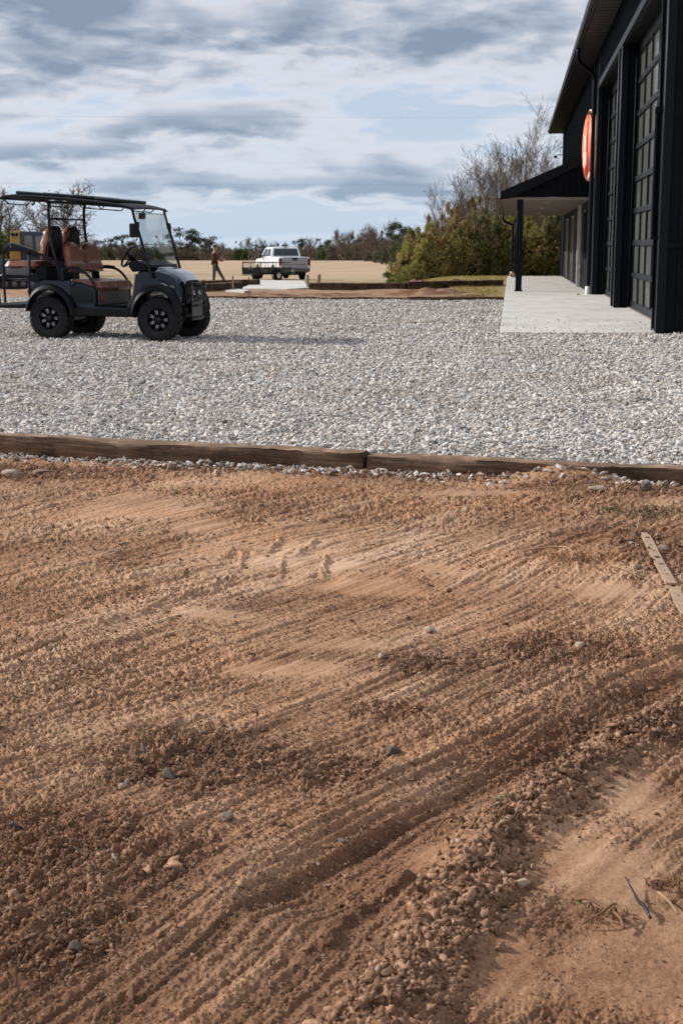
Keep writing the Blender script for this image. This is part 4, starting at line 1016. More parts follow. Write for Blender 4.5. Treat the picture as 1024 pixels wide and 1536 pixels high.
# seats
def cushion(bm, x0, x1, y0, y1, z0, z1, r=.035, nx=10, ny=16, tuft=0.0, seam=()):
    """padded slab: rounded box with a crowned top and stitched grooves"""
    def P_(u, v, top):
        x = x0+(x1-x0)*u; y = y0+(y1-y0)*v
        ex = min(u, 1-u)*(x1-x0); ey = min(v, 1-v)*(y1-y0)
        k = min(1, ex/r) ; l = min(1, ey/r); q = math.sqrt(max(0, 1-(1-k)**2))*math.sqrt(max(0, 1-(1-l)**2))
        h = (z1-z0)
        z = z0+h*(.35+.65*q) if top else z0+h*.35*(1-q)
        if top:
            for sv in seam: z -= .020*math.exp(-((y-sv)/.010)**2)
            if tuft:
                a = (x*11+y*11) % 1; b = (x*11-y*11) % 1
                z -= tuft*(math.exp(-((a-.5)/.10)**2)+math.exp(-((b-.5)/.10)**2))*q
        return (x, y, z)
    for top in (True, False):
        g = [[bm.verts.new(P_(i/nx, j/ny, top)) for j in range(ny+1)] for i in range(nx+1)]
        for i in range(nx):
            for j in range(ny): bm.faces.new((g[i][j], g[i+1][j], g[i+1][j+1], g[i][j+1]))
    bmesh.ops.remove_doubles(bm, verts=bm.verts, dist=.0008); 
    # side skirt between the two sheets
    be = [e for e in bm.edges if len(e.link_faces) == 1]
    if be: bmesh.ops.bridge_loops(bm, edges=be)
    bmesh.ops.recalc_face_normals(bm, faces=bm.faces)
def seat_back(par, name, y0, y1, x, z0, z1, lean, face, thick=.11, seams=(), hw_top=.8, mat='leather'):
    """upright pad, rounded top corners, leather on its front face"""
    bm = BM(); nx, nz = 14, 14; w = (y1-y0)/2; yc = (y0+y1)/2; H = z1-z0
    def F(u, v, front):
        y = (u*2-1); t = v
        ww = w*(1-(1-hw_top)*sst((t-.45)/.55)); 
        zt = H*t
        # rounded top outline
        zt = zt-.20*H*(abs(y)**3.0)*sst(t)
        ed = min(1, (1-abs(y))*w/.05)*1.0; ev = min(1, min(t, 1-t)*H/.05)
        q = math.sqrt(max(0, 1-(1-ed)**2))*math.sqrt(max(0, 1-(1-ev)**2))
        d = thick*(.5*q)
        if front:
            for sv in seams: d -= .012*math.exp(-((y-sv)/.05)**2)
            if .42 < t < .95:
                a = (y*3.2+t*3.2) % 1; b = (y*3.2-t*3.2) % 1
                d -= .010*(math.exp(-((a-.5)/.12)**2)+math.exp(-((b-.5)/.12)**2))*q
            d -= .016*math.exp(-((t-.36)/.03)**2)*q
        X_ = x+(d if front else -d*.8)*face-lean*face*zt
        return (X_, yc+y*ww, z0+zt)
    for front in (True, False):
        g = [[bm.verts.new(F(i/nx, j/nz, front)) for j in range(nz+1)] for i in range(nx+1)]
        for i in range(nx):
            for j in range(nz): bm.faces.new((g[i][j], g[i+1][j], g[i+1][j+1], g[i][j+1]))
    bmesh.ops.remove_doubles(bm, verts=bm.verts, dist=.0005); bmesh.ops.recalc_face_normals(bm, faces=bm.faces)
    return obj(name, bm, M[mat], par)
fs = empty('front_bench', (0,0,0), 0, cart)
bm = BM(); cushion(bm, -.50, .02, -.52, .0, .70, .83, nx=14, ny=16, seam=(-.26,)); 
for v in bm.verts: v.co.z -= .07*(v.co.x+.5)
obj('seat_cushion', bm, M['leather'], fs)
bm = BM(); cushion(bm, -.50, .02, .0, .52, .70, .83, nx=14, ny=16, seam=(.26,))
for v in bm.verts: v.co.z -= .07*(v.co.x+.5)
obj('seat_cushion', bm, M['leather'], fs)
seat_back(fs, 'backrest', -.51, -.05, -.50, .92, 1.335, .20, 1, .13)
seat_back(fs, 'backrest', .05, .51, -.50, .92, 1.335, .20, 1, .13)
seat_back(fs, 'centre_pad', -.09, .09, -.515, .93, 1.24, .20, 1, .11, hw_top=.9)
bm = BM()
for y in (-.3, .3): tube(bm, [(-.50, y, .72), (-.56, y, .95), (-.62, y, 1.15)], .016, 6)
tube(bm, [(-.60,-.45,1.0),(-.60,.45,1.0)], .016, 6); obj('seat_frame', bm, M['frame_black'], fs)
for s in (-1, 1):
    bm = BM(); y = s*.555
    tube(bm, [(-.57,y,.80),(-.575,y,.94),(-.53,y,.975),(-.32,y,.965),(-.20,y,.91),(-.10,y,.80),(-.065,y,.70),(-.06,y,.46)], .019, 10, curve=5)
    cp_('armrest', bm, M['frame_black'])
    bm = BM(); tube(bm, [(-.52,y,.985),(-.42,y,.99),(-.30,y,.975)], .022, 8, curve=4); cp_('arm_pad', bm, M['plastic'])
# rear facing bench
rs = empty('rear_bench', (0,0,0), 0, cart)
for a, b in [(-.52, -.01), (.01, .52)]:
    seat_back(rs, 'backrest', a, b, -.93, 1.08, 1.56, .16, -1, .17, hw_top=.72)
    bm = BM()
    # dark shell on the back of the pad, towards the front bench
    n = 14; w = (b-a)/2*.97; yc = (a+b)/2; g = []
    for i in range(n+1):
        row = []
        for j in range(n+1):
            y = i/n*2-1; t = j/n; ww = w*(1-.28*sst((t-.45)/.55)); zt = .47*t-.20*.47*(abs(y)**3)*sst(t)
            row.append(bm.verts.new((-.835+.16*zt-.05*(abs(y)**4)-.04*(abs(2*t-1)**6), yc+y*ww, 1.085+zt)))
        g.append(row)
    for i in range(n):
        for j in range(n): bm.faces.new((g[i][j], g[i+1][j], g[i+1][j+1], g[i][j+1]))
    r = bmesh.ops.solidify(bm, geom=bm.faces[:], thickness=.02); bmesh.ops.recalc_face_normals(bm, faces=bm.faces)
    obj('seat_shell', bm, M['leather_dark'], rs)
    bm = BM(); cushion(bm, -1.62, -1.02, a, b, .965, 1.075, nx=12, ny=12); obj('seat_cushion', bm, M['leather'], rs)
bm = BM(); box(bm, -1.08, -.86, -.50, .50, .80, 1.0, .02); box(bm, -1.60, -1.05, -.48, .48, .90, .965, .015); obj('seat_base', bm, M['plastic'], rs)
bm = BM(); prism(bm, [(-1.08,1.15),(-1.08,1.20),(-.80,1.12),(-.66,1.10),(-.66,1.05),(-.85,1.06)], -.50, .50, .01); obj('bag_tray', bm, M['paint'], rs)
# rear side arms with a padded top, hoop and cup pocket
for s in (-1, 1):
    y = s*.56
    bm = BM(); tube(bm, [(-1.60,y,.50),(-1.61,y,.80),(-1.60,y,1.12),(-1.56,y,1.20),(-1.45,y,1.225),(-1.10,y,1.205),(-.72,y,1.10)], .020, 8, curve=4)
    tube(bm, [(-1.12,y,1.19),(-1.13,y,1.0),(-1.12,y,.88)], .018, 8); tube(bm, [(-1.16,y,.90),(-1.15,y,.60),(-1.13,y,.47)], .018, 8)
    cp_('rear_rail', bm, M['frame_black'])
    bm = BM(); prism(bm, [(-1.60,1.18),(-1.57,1.27),(-1.50,1.315),(-1.38,1.32),(-1.05,1.225),(-1.03,1.19),(-1.10,1.195),(-1.50,1.225)], y-.05, y+.05, .018); cp_('arm_pad', bm, M['frame_black'])
    bm = BM(); prism(bm, [(-1.56,.89),(-1.14,.875),(-1.12,1.16),(-1.15,1.16),(-1.17,1.02),(-1.26,.975),(-1.44,.97),(-1.56,1.0)], y-.02, y+.02, .008); cp_('arm_pocket', bm, M['greyplate'])
    bm = BM(); lathe(bm, [(.02,-.012),(.03,0),(.02,.012)], 14, 'Y', (-1.44, y-.055*1, 1.27)); cp_('arm_badge', bm, M['chrome'])
# fold-down step
bm = BM(); box(bm, -1.80, -1.22, -.46, .46, .44, .475, .01); tube(bm, [(-1.22,-.47,.45),(-1.74,-.47,.45),(-1.83,-.38,.45),(-1.83,.38,.45),(-1.74,.47,.45),(-1.22,.47,.45)], .032, 8, curve=4)
for s in (-1, 1): tube(bm, [(-1.20, s*.42, .45), (-1.0, s*.38, .42)], .025, 6)
cp_('rear_step', bm, M['plastic'])
bm = BM()
for s in (-1, 1): tube(bm, [(-1.78, s*.44, .46), (-1.80, s*.44, .80), (-1.66, s*.44, .90)], .018, 8, curve=3)
tube(bm, [(-1.80,-.44,.80),(-1.80,.44,.80)], .018, 8); cp_('grab_bar', bm, M['frame_black'])
for s in (-1, 1):
    bm = BM(); box(bm, -1.20, -1.16, s*.50-.05, s*.50+.05, .62, .70, .01); cp_('tail_light', bm, M['red_lens'])
# posts, roof
bm = BM()
for s in (-1, 1):
    y = s*.53; tube(bm, [(-.60,y,.80),(-.66,y,.98),(-.72,y,1.22),(-.765,y,1.45),(-.775,y,1.75),(-.755,y,1.86)], .023, 10, curve=4)
tube(bm, [(-.775,-.53,1.65),(-.775,.53,1.65)], .014, 8)
tube(bm, [(-.77,.53,1.80),(-.76,.47,1.87),(-.76,-.47,1.87),(-.77,-.53,1.80)], .020, 8, curve=4)
cp_('roll_bar', bm, M['frame_black'])
for s in (-1, 1):
    bm = BM(); box(bm, -.67, -.56, s*.53-.03, s*.53+.03, .80, 1.08, .02); cp_('roll_bar_foot', bm, M['plastic'])
for s in (-1, 1):
    bm = BM(); y = s*.53; tube(bm, [(.84,y,.86),(.80,y,1.0),(.72,y,1.28),(.62,y,1.58),(.575,y,1.74),(.58,y,1.80)], .021, 10, curve=4)
    box(bm, .615, .665, y-.03, y+.03, 1.52, 1.60, .01); box(bm, .74, .79, y-.03, y+.03, 1.10, 1.15, .01)
    cp_('windshield_post', bm, M['frame_black'])
rp = [(-1.62,1.925),(-1.50,1.955),(-1.25,1.962),(-.8,1.94),(-.2,1.905),(.4,1.86),(.9,1.81),(1.16,1.775),(1.17,1.79),(1.12,1.815),(.9,1.85),(.4,1.90),(-.2,1.945),(-.8,1.978),(-1.30,2.0),(-1.52,1.985),(-1.62,1.945)]
def roof_fn(x, y, z):
    k = abs(y)/.60
    return (x-(.06*k*k if x > .9 else 0)+(.05*k*k if x < -1.4 else 0), y, z-.022*k**3)
bm = BM(); prism(bm, rp, -.60, .60, bev=.008, ys=[-.60,-.57,-.48,-.3,0,.3,.48,.57,.60], fn=roof_fn); roof_o = cp_('roof', bm, M['plastic'])
bm = BM()
for x0, x1 in [(-1.30,-.80),(-.76,-.28),(-.24,.24),(.28,.76)]:
    za = np.interp((x0+x1)/2, [-1.3,-.2,.4,.9], [1.995,1.945,1.90,1.85]); sl = math.atan2(-.075, 1.0)
    box(bm, x0, x1, -.46, .46, za-.012, za+.034, .018, rot=Matrix.Rotation(.075, 4, 'Y'), seg=2)
obj('roof_rib', bm, M['frame_black'], roof_o)
bm = BM()
for s in (-1, 1): tube(bm, [(-1.66,s*.53,1.60-.0),(-1.68,s*.53,1.80),(-1.62,s*.53,1.90),(-1.45,s*.53,1.925),(1.0,s*.53,1.795)], .016, 8, curve=3)
for v in bm.verts:
    if v.co.z < 1.86 and v.co.x < -1.5: v.co.z = 1.86+(v.co.z-1.60)*.15
cp_('roof_rail', bm, M['frame_black'])
for s in (-1, 1):
    for x0 in (-1.44, -.80, -.02):
        L2 = .46; bm = BM(); z = np.interp(x0, [-1.50, .55], [1.925, 1.80]); y = s*.49; d = -.05*.5
        tube(bm, [(x0,y,z),(x0+.06,y,z-.062),(x0+L2-.10,y,z-.085),(x0+L2-.03,y,z-.02),(x0+L2,y,z-.02)], .0085, 6); g_ = cp_('grab_handle', bm, M['frame_black']); g_['keep'] = 1
# windshield
m, nt, b = mat_new('clear windshield'); nt.nodes.clear()
tr = N(nt, 'ShaderNodeBsdfTransparent', inp={0: (.86,.89,.89,1)}); gl = N(nt, 'ShaderNodeBsdfGlossy', inp={0: (.9,.92,.95,1), 1: .03}); fr = N(nt, 'ShaderNodeMapRange', inp={'From Min': 0, 'From Max': 1, 'To Min': .12, 'To Max': .7}); lw = N(nt, 'ShaderNodeLayerWeight', inp={0: .3}); nt.links.new(lw.outputs[1], fr.inputs[0])
mx = N(nt, 'ShaderNodeMixShader'); ou = N(nt, 'ShaderNodeOutputMaterial')
nt.links.new(fr.outputs[0], mx.inputs[0]); nt.links.new(tr.outputs[0], mx.inputs[1]); nt.links.new(gl.outputs[0], mx.inputs[2]); nt.links.new(mx.outputs[0], ou.inputs[0]); M['clear'] = m
bm = BM()
gp_ = [(.595,1.72),(.635,1.56),(.73,1.25),(.79,1.02)]
for (xa_, za_), (xb_, zb_) in zip(gp_[:-1], gp_[1:]):
    quad(bm, (xa_,-.50,za_), (xa_,.50,za_), (xb_,.50,zb_), (xb_,-.50,zb_))
bmesh.ops.remove_doubles(bm, verts=bm.verts, dist=.001)
ws = cp_('windshield', bm, M['clear'])
bm = BM()
tube(bm, [(.60,-.50,1.72),(.60,.50,1.72)], .006, 5); tube(bm, [(.715,-.50,1.30),(.715,.50,1.30)], .005, 5)
cp_('windshield_trim', bm, M['greypanel'])
bm = BM(); prism(bm, [(.735,1.0),(.74,1.035),(.80,1.03),(.82,.99),(.80,.975)], -.44, .44, .006); cp_('windshield_base', bm, M['frame_black'])
# small dark sticker on the glass
bm = BM(); prism(bm, [(0,0),(.02,.028),(.06,.038),(.10,.034),(.125,.010),(.11,.0),(.10,.018),(.05,.012),(.03,.0)], 0, .002); 
st = cp_('sticker', bm, M['frame_black'], smooth=0); st.location = (.66,.02,1.40); st.rotation_euler = (0, R(17), R(90))
# steering wheel, column, dash screen
bm = BM(); ring = []
c0 = Vector((.10,.27,1.135)); ax = Vector((-.80,0,.60)).normalized(); u1 = Vector((0,1,0)); u2 = ax.cross(u1)
tube(bm, [c0+(u1*math.cos(a)+u2*math.sin(a))*.175 for a in np.linspace(0, 2*math.pi, 29)[:-1]], .017, 8, closed=True)
for a in (R(90), R(205), R(335)): tube(bm, [c0-ax*.03, c0+(u1*math.cos(a)+u2*math.sin(a))*.17], .013, 6)
tube(bm, [c0-ax*.05+Vector((0,0,0)), c0+ax*.015], [.05,.04], 12)
cp_('steering_wheel', bm, M['frame_black'])
bm = BM(); tube(bm, [c0-ax*.04, c0-ax*.40], .035, 8); cp_('steering_column', bm, M['plastic'])
bm = BM(); prism(bm, [(.52,.93),(.46,1.0),(.48,1.06),(.60,1.08),(.74,1.03),(.76,.96)], -.50, .50, .02, ys=[-.5,-.3,0,.3,.5]); cp_('dashboard', bm, M['plastic'])
bm = BM(); box(bm, .49, .53, -.13, .13, 1.04, 1.20, .01, rot=Matrix.Rotation(-.25, 4, 'Y')); d = cp_('dash_screen', bm, M['frame_black'])
# mirrors
for s, x, z in [(-1,.66,1.49),(1,.66,1.49)]:
    bm = BM(); box(bm, x-.055, x-.015, s*.60-.085, s*.60+.085, z-.10, z+.09, .02, rot=Matrix.Rotation(s*.4, 4, 'Z'), seg=3); tube(bm, [(x+.0,s*.53,z-.02),(x-.02,s*.60,z)], .014, 6)
    mr = cp_('side_mirror', bm, M['frame_black'])
    if s < 0:
        bm = BM(); box(bm, x-.062, x-.056, -.66, -.60, z+.025, z+.065, .003, rot=Matrix.Rotation(s*.4, 4, 'Z')); bm2 = obj('turn_light', bm, M['red_lens'], mr)
        bm = BM(); quad(bm, (x-.061,-.675,z-.08), (x-.059,-.60,z-.08), (x-.059,-.60,z+.015), (x-.061,-.675,z+.015)); obj('mirror_glass', bm, M['car_glass'], mr, smooth=0)
bm = BM(); box(bm, .44, .48, -.09, .09, 1.645, 1.735, .015, rot=Matrix.Rotation(.1, 4, 'Y'), seg=2); tube(bm, [(.47,0,1.72),(.52,0,1.80)], .010, 6); cp_('rear_view_mirror', bm, M['frame_black'])
# brush guard with skid plate
for s in (-1, 1):
    bm = BM(); tube(bm, [(1.37,s*.20,.28),(1.44,s*.22,.32),(1.47,s*.25,.55),(1.455,s*.27,.76),(1.41,s*.27,.80)], .019, 8, curve=4)
    tube(bm, [(1.28,s*.26,.74),(1.455,s*.27,.76)], .014, 6); box(bm, 1.452, 1.482, s*.235-.035, s*.235+.035, .50, .80, .006); cp_('guard_post', bm, M['frame_black'])
bm = BM()
for z, w in ((.77,.27),(.60,.255),(.47,.24),(.31,.22)): tube(bm, [(1.455,-w,z),(1.465,w,z)], .015, 8)
cp_('brush_guard', bm, M['frame_black'])
for s in (-1, 1):
    for z in (.56,.64,.72): bm = BM(); lathe(bm, [(.001,1.486),(.008,1.486),(.010,1.478)], 10, 'X', (0, s*.235, z)); cp_('guard_bolt', bm, M['chrome'])
bm = BM(); box(bm, 1.425, 1.445, -.19, .19, .27, .52, .006, rot=Matrix.Rotation(-.06, 4, 'Y')); cp_('skid_plate', bm, M['greyplate'])
bm = BM(); lathe(bm, [(.001,1.44),(.045,1.44),(.05,1.42),(.04,1.40)], 16, 'X', (0,-.10,.63)); cp_('fog_light', bm, M['lens']); bm = BM(); lathe(bm, [(.001,1.44),(.045,1.44),(.05,1.42),(.04,1.40)], 16, 'X', (0,.10,.63)); cp_('fog_light', bm, M['lens'])
bm = BM(); box(bm, 1.20, 1.36, -.30, .30, .36, .46, .02); cp_('front_bumper', bm, M['plastic'])

# true lengths: the nose is short, the roof stops over the windscreen
def cart_x(x, nm):
    if nm in ('roof', 'roof_rib', 'roof_rail'): return -1.52+(x+1.62)*(2.12/2.79)
    return np.interp(x, [-1.85, -.80, 0, .60, .95, 1.20, 1.50], [-1.66, -.76, 0, .55, .88, 1.08, 1.26])
def fixx(o):
    nm = o.name.split('.')[0]
    if nm == 'wheel': return
    if o.type == 'MESH' and 'keep' not in o and nm != 'sticker':
        for v in o.data.vertices: v.co.x = cart_x(v.co.x, nm)
    if nm == 'sticker': o.location.x = .60
    for c_ in o.children: fixx(c_)
for o in list(cart.children): fixx(o)

# ------------------------------------------------------------------ pickup truck (x forward, y left)
tx, ty = gpt(430, 414, -.72)
def at_y(px, Y):
    """world X of a photograph column at a distance Y"""
    a = math.atan((px-512)/2133*0.985)-R(YAW); return math.tan(a)*Y
TY = 86.0
truck = empty('pickup_truck', (at_y(447, TY)-.2, TY, gz(at_y(447, TY), TY)), R(90+6.7+19)); tag(truck, 'white crew cab pickup truck seen from behind, parked at the field edge', 'truck')
W2 = 1.0
def tp(name, bm, mat, par=truck, **k): return obj(name, bm, mat, par, **k)
# rear bumper at x=0, nose at x=5.8
side = [(.0,.62),(.0,1.30),(.06,1.36),(1.75,1.38),(4.05,1.30),(5.2,1.22),(5.62,1.10),(5.78,.85),(5.75,.48)] + [(4.72+.52*math.cos(R(a)), .40+.52*math.sin(R(a))) for a in range(0, 181, 20)] + [(1.30+.52*math.cos(R(a)), .40+.52*math.sin(R(a))) for a in range(0, 181, 20)] + [(.1,.50)]
def tfn(x, y, z):
    k = 1-.04*sst((z-.9)/.5)-.03*sst((.7-z)/.4)
    if x > 4.9: k *= 1-.14*((x-4.9)/.9)**2
    return (x, y*k, z)
bm = BM(); prism(bm, side, -W2, W2, bev=.04, ys=[-W2,-.8,-.3,.3,.8,W2], fn=tfn, seg=2)
tp('body', bm, M['truck_white'], smooth=45)
cabp = [(1.78,1.36),(1.92,1.92),(2.15,1.97),(3.3,1.955),(3.55,1.90),(4.25,1.31)]
def cfn(x, y, z): return (x, y*(.955-.13*sst((z-1.35)/.6)), z+.02*(1-(y/W2)**2))
bm = BM(); prism(bm, cabp, -W2, W2, bev=.03, ys=[-W2,-.6,0,.6,W2], fn=cfn, seg=2); cab = tp('cab', bm, M['truck_white'], smooth=45)
for s in (-1, 1):
    for pts in ([(2.02,1.42),(2.10,1.85),(2.72,1.86),(2.72,1.40)], [(2.82,1.40),(2.82,1.86),(3.42,1.84),(3.85,1.42)]):
        bm = BM(); prism(bm, pts, s*(W2+.004), s*(W2-.03), fn=lambda x,y,z: (x, y*(.960-.13*sst((z-1.35)/.6)), z)); tp('side_window', bm, M['car_glass'], cab, smooth=0)
bm = BM(); quad(bm, (1.815,-.80,1.44),(1.815,.80,1.44),(1.915,.72,1.86),(1.915,-.72,1.86)); bm2 = tp('rear_window', bm, M['car_glass'], cab, smooth=0); bm2.location.x = -.035
bm = BM(); quad(bm, (3.66,-.72,1.86),(3.66,.72,1.86),(4.22,.84,1.38),(4.22,-.84,1.38)); b3 = tp('front_window', bm, M['car_glass'], cab, smooth=0); b3.location.x = .03
bm = BM(); box(bm, 1.86, 1.93, -.10, .10, 1.93, 1.965, .01); tp('brake_light', bm, M['red_lens'], cab)
bm = BM(); box(bm, -.035, .03, -.80, .80, .70, 1.345, .02, seg=2); tg = tp('tailgate', bm, M['truck_shaded'])
bm = BM(); box(bm, -.05, -.03, -.16, .16, 1.17, 1.25, .01); tp('badge', bm, M['frame_black'], tg)
bm = BM(); box(bm, -.055, -.03, -.16, .16, 1.27, 1.33, .01); box(bm, -.045, -.03, -.74, .74, 1.325, 1.35, .005); tp('handle', bm, M['frame_black'], tg)
bm = BM(); box(bm, -.045, -.03, -.68, .68, .92, .95, .004); tp('crease', bm, M['mesh_grey'], tg)
for s in (-1, 1):
    bm = BM(); box(bm, -.04, .10, s*.90-.085, s*.90+.085, .88, 1.30, .02); tp('tail_light', bm, M['red_lens'])
    bm = BM(); box(bm, 3.62, 3.80, s*1.10-.10, s*1.10+.10, 1.32, 1.52, .03); tube(bm, [(3.7,s*.93,1.35),(3.7,s*1.05,1.40)], .03, 6); tp('side_mirror', bm, M['frame_black'])
    for x in (2.35, 3.2):
        bm = BM(); box(bm, x, x+.16, s*.985, s*1.0, 1.20, 1.24, .006); tp('door_handle', bm, M['frame_black'])
bm = BM(); box(bm, -.12, .05, -.92, .92, .50, .68, .03); box(bm, -.14, -.10, -.3, .3, .60, .69, .01); tp('rear_bumper', bm, M['greyplate'])
bm = BM(); box(bm, -.13, -.11, .05, .35, .53, .64, .005); tp('licence_plate', bm, M['white'])
bm = BM(); box(bm, -.25, .0, -.05, .05, .38, .45, .01); box(bm, .2, 5.4, -.75, .75, .30, .55, .03); tp('underbody', bm, M['frame_black'])
for x in (1.30, 4.72):
    for s in (-1, 1):
        w = empty('wheel', (x, s*.86, .40), 0, truck)
        bm = BM(); lathe(bm, [(.22,-.12),(.30,-.135),(.38,-.12),(.40,-.05),(.40,.05),(.38,.12),(.30,.135),(.22,.12)], 28, 'Y'); obj('tyre', bm, M['rubber'], w)
        bm = BM(); lathe(bm, [(.22,s*.12),(.20,s*.06),(.07,s*.08),(.001,s*.09)], 20, 'Y')
        for k in range(6): a = k*math.pi/3; tube(bm, [(.05*math.cos(a), s*.10, .05*math.sin(a)), (.20*math.cos(a), s*.10, .20*math.sin(a))], .022, 5)
        obj('rim', bm, M['rim_metal'], w)

# ------------------------------------------------------------------ utility trailer beside the truck
UY = 80.0
ut = empty('utility_trailer', (at_y(391, UY), UY, gz(at_y(391, UY), UY)), R(52)); tag(ut, 'small black mesh-sided utility trailer with its ramp gate up, left of the truck', 'trailer')
# x forward (away from the gate), y left; the near corner is the origin side
bm = BM(); TL, TW, z0, z1 = 2.3, 1.5, .42, 1.02
box(bm, 0, TL, 0, TW, z0-.06, z0, .01); 
tube(bm, [(TL,0,z0-.03),(TL+1.0,TW/2,z0-.03),(TL,TW,z0-.03)], .035, 6); 
obj('trailer_deck', bm, M['frame_black'], ut)
for y, nm in ((0, 'side_rail'), (TW, 'side_rail')):
    bm = BM(); 
    for z in (z0+.02, z0+.30, z1): tube(bm, [(0,y,z),(TL,y,z)], .022, 6)
    for x in np.linspace(0, TL, 5): tube(bm, [(x,y,z0),(x,y,z1)], .022, 6)
    rl = obj(nm, bm, M['frame_black'], ut)
    bm = BM(); box(bm, .03, TL-.03, y-.004, y+.004, z0+.03, z0+.28); obj('mesh_panel', bm, M['mesh_grey'], rl, smooth=0)
bm = BM()
for y in np.linspace(0, TW, 9): tube(bm, [(-.04,y,z0-.1),(-.04,y,z1+.03)], .016 if 0 < y < TW else .026, 6)
for z in (z0-.1, z0+.25, z1+.03): tube(bm, [(-.04,0,z),(-.04,TW,z)], .022, 6)
obj('ramp_gate', bm, M['frame_black'], ut)
bm = BM(); tube(bm, [(TL,0,z1),(TL,TW,z1)], .022, 6); tube(bm, [(TL,0,z0+.3),(TL,TW,z0+.3)], .022, 6); obj('front_rail', bm, M['frame_black'], ut)
for y in (-.06, TW+.06):
    bm = BM(); box(bm, -.03, .03, y-.05, y+.05, z0+.22, z0+.34, .01); obj('tail_light', bm, M['red_lens'], ut)
for s, y in ((-1, -.17), (1, TW+.17)):
    w = empty('wheel', (1.15, y, .31), 0, ut)
    bm = BM(); lathe(bm, [(.16,-.09),(.24,-.10),(.30,-.08),(.31,0),(.30,.08),(.24,.10),(.16,.09)], 24, 'Y'); obj('tyre', bm, M['rubber'], w)
    bm = BM(); lathe(bm, [(.16,s*.08),(.13,s*.04),(.001,s*.06)], 16, 'Y'); obj('rim', bm, M['white'], w)
    bm = BM(); box(bm, .75, 1.55, y-.12, y+.12, .66, .69, .01); obj('mudguard', bm, M['frame_black'], ut)

# ------------------------------------------------------------------ compact track loader behind the cart
LY = 47.0
ld = empty('track_loader', (at_y(40, LY), LY, gz(at_y(40, LY), LY)), R(6.7)); tag(ld, 'yellow and dark blue compact track loader standing behind the cart', 'loader')
# x to the picture's right, y away; width spans about 1.7 m
bm = BM(); prism(bm, [(-.42,.95),(-.42,1.02),(-.36,1.86),(-.28,1.90),(-.06,1.90),(-.06,.95)], -.55, .55, .03); obj('engine_cover', bm, M['yellow'], ld)
bm = BM(); prism(bm, [(-.055,.80),(-.055,1.84),(0,1.88),(.62,1.87),(.80,1.80),(.84,.80)], -.52, .52, .03); cb = obj('cab', bm, M['navy'], ld)
bm = BM(); prism(bm, [(.08,1.30),(.08,1.72),(.12,1.75),(.30,1.74),(.34,1.70),(.36,1.30)], -.535, -.515, .01); obj('window', bm, M['glass_dark'], cb)
bm = BM(); prism(bm, [(.45,1.05),(.45,1.72),(.70,1.72),(.76,1.05)], -.535, -.515, .01); obj('window', bm, M['glass_dark'], cb)
bm = BM(); lathe(bm, [(.001,-.60),(.05,-.60),(.06,-.57),(.06,-.55)], 12, 'Y', (-.30, 0, 1.78)); lathe(bm, [(.001,-.60),(.05,-.60),(.06,-.57),(.06,-.55)], 12, 'Y', (-.17, 0, 1.78)); obj('work_light', bm, M['frame_black'], ld)
bm = BM(); box(bm, -.8, .95, -.5, .5, .42, .96, .05, seg=2); obj('chassis', bm, M['navy'], ld)
bm = BM(); tube(bm, [(-.40,-.62,1.45),(.2,-.64,1.20),(.9,-.64,.95),(1.3,-.64,.45)], .06, 8, curve=3); tube(bm, [(-.40,.62,1.45),(.2,.64,1.20),(.9,.64,.95),(1.3,.64,.45)], .06, 8, curve=3); obj('lift_arm', bm, M['frame_black'], ld)
bm = BM(); prism(bm, [(1.22,.08),(1.20,.60),(1.26,.62),(1.36,.20),(1.75,.06),(1.75,.03)], -.8, .8, .01); obj('bucket', bm, M['frame_black'], ld)
for s in (-1, 1):
    bm = BM(); pr = [(-.85,.20),(-.80,.06),(-.68,.0),(.78,.0),(.92,.08),(.96,.24),(.86,.40),(.40,.50),(-.62,.50),(-.80,.38)]
    prism(bm, pr, s*.62-.16, s*.62+.16, .03)
    for k in range(len(pr)):
        a, b_ = pr[k], pr[(k+1) % len(pr)]; L2 = math.hypot(b_[0]-a[0], b_[1]-a[1]); m_ = max(1, int(L2/.12))
        for i in range(m_):
            t = (i+.5)/m_; box(bm, a[0]+(b_[0]-a[0])*t-.02, a[0]+(b_[0]-a[0])*t+.02, s*.62-.17, s*.62+.17, a[1]+(b_[1]-a[1])*t-.02, a[1]+(b_[1]-a[1])*t+.02)
    tk = obj('track', bm, M['rubber'], ld)
    for x in (-.55,-.25,.05,.35,.65):
        bm = BM(); lathe(bm, [(.001,s*.79),(.09,s*.79),(.10,s*.77),(.10,s*.60)], 14, 'Y', (x, 0, .15)); obj('roller', bm, M['greyplate'], tk)

# ------------------------------------------------------------------ the walking man
def skin_mesh(name, joints, bones, mat, parent, sub=2):
    me = bpy.data.meshes.new(name); ks = list(joints); me.from_pydata([joints[k][0] for k in ks], [(ks.index(a), ks.index(b)) for a, b in bones], [])
    o = bpy.data.objects.new(name, me); link(o, parent)
    md = o.modifiers.new('skin', 'SKIN'); md.use_smooth_shade = True
    if not me.skin_vertices: bpy.context.view_layer.update()
    sk = me.skin_vertices[0].data if me.skin_vertices else None
    if sk is None: me.attributes
    for i, k in enumerate(ks):
        r = joints[k][1]; r = (r, r) if not isinstance(r, tuple) else r
        sk[i].radius = r; sk[i].use_root = (i == 0)
    sb = o.modifiers.new('sub', 'SUBSURF'); sb.levels = sub; sb.render_levels = sub
    dg = bpy.context.evaluated_depsgraph_get(); ev = o.evaluated_get(dg); m2 = bpy.data.meshes.new_from_object(ev)
    m2.name = name; o.modifiers.clear(); o.data = m2; m2.materials.clear(); m2.materials.append(mat)
    for p_ in m2.polygons: p_.use_smooth = True
    return o
PX, PY_ = at_y(322, 66.0), 66.0
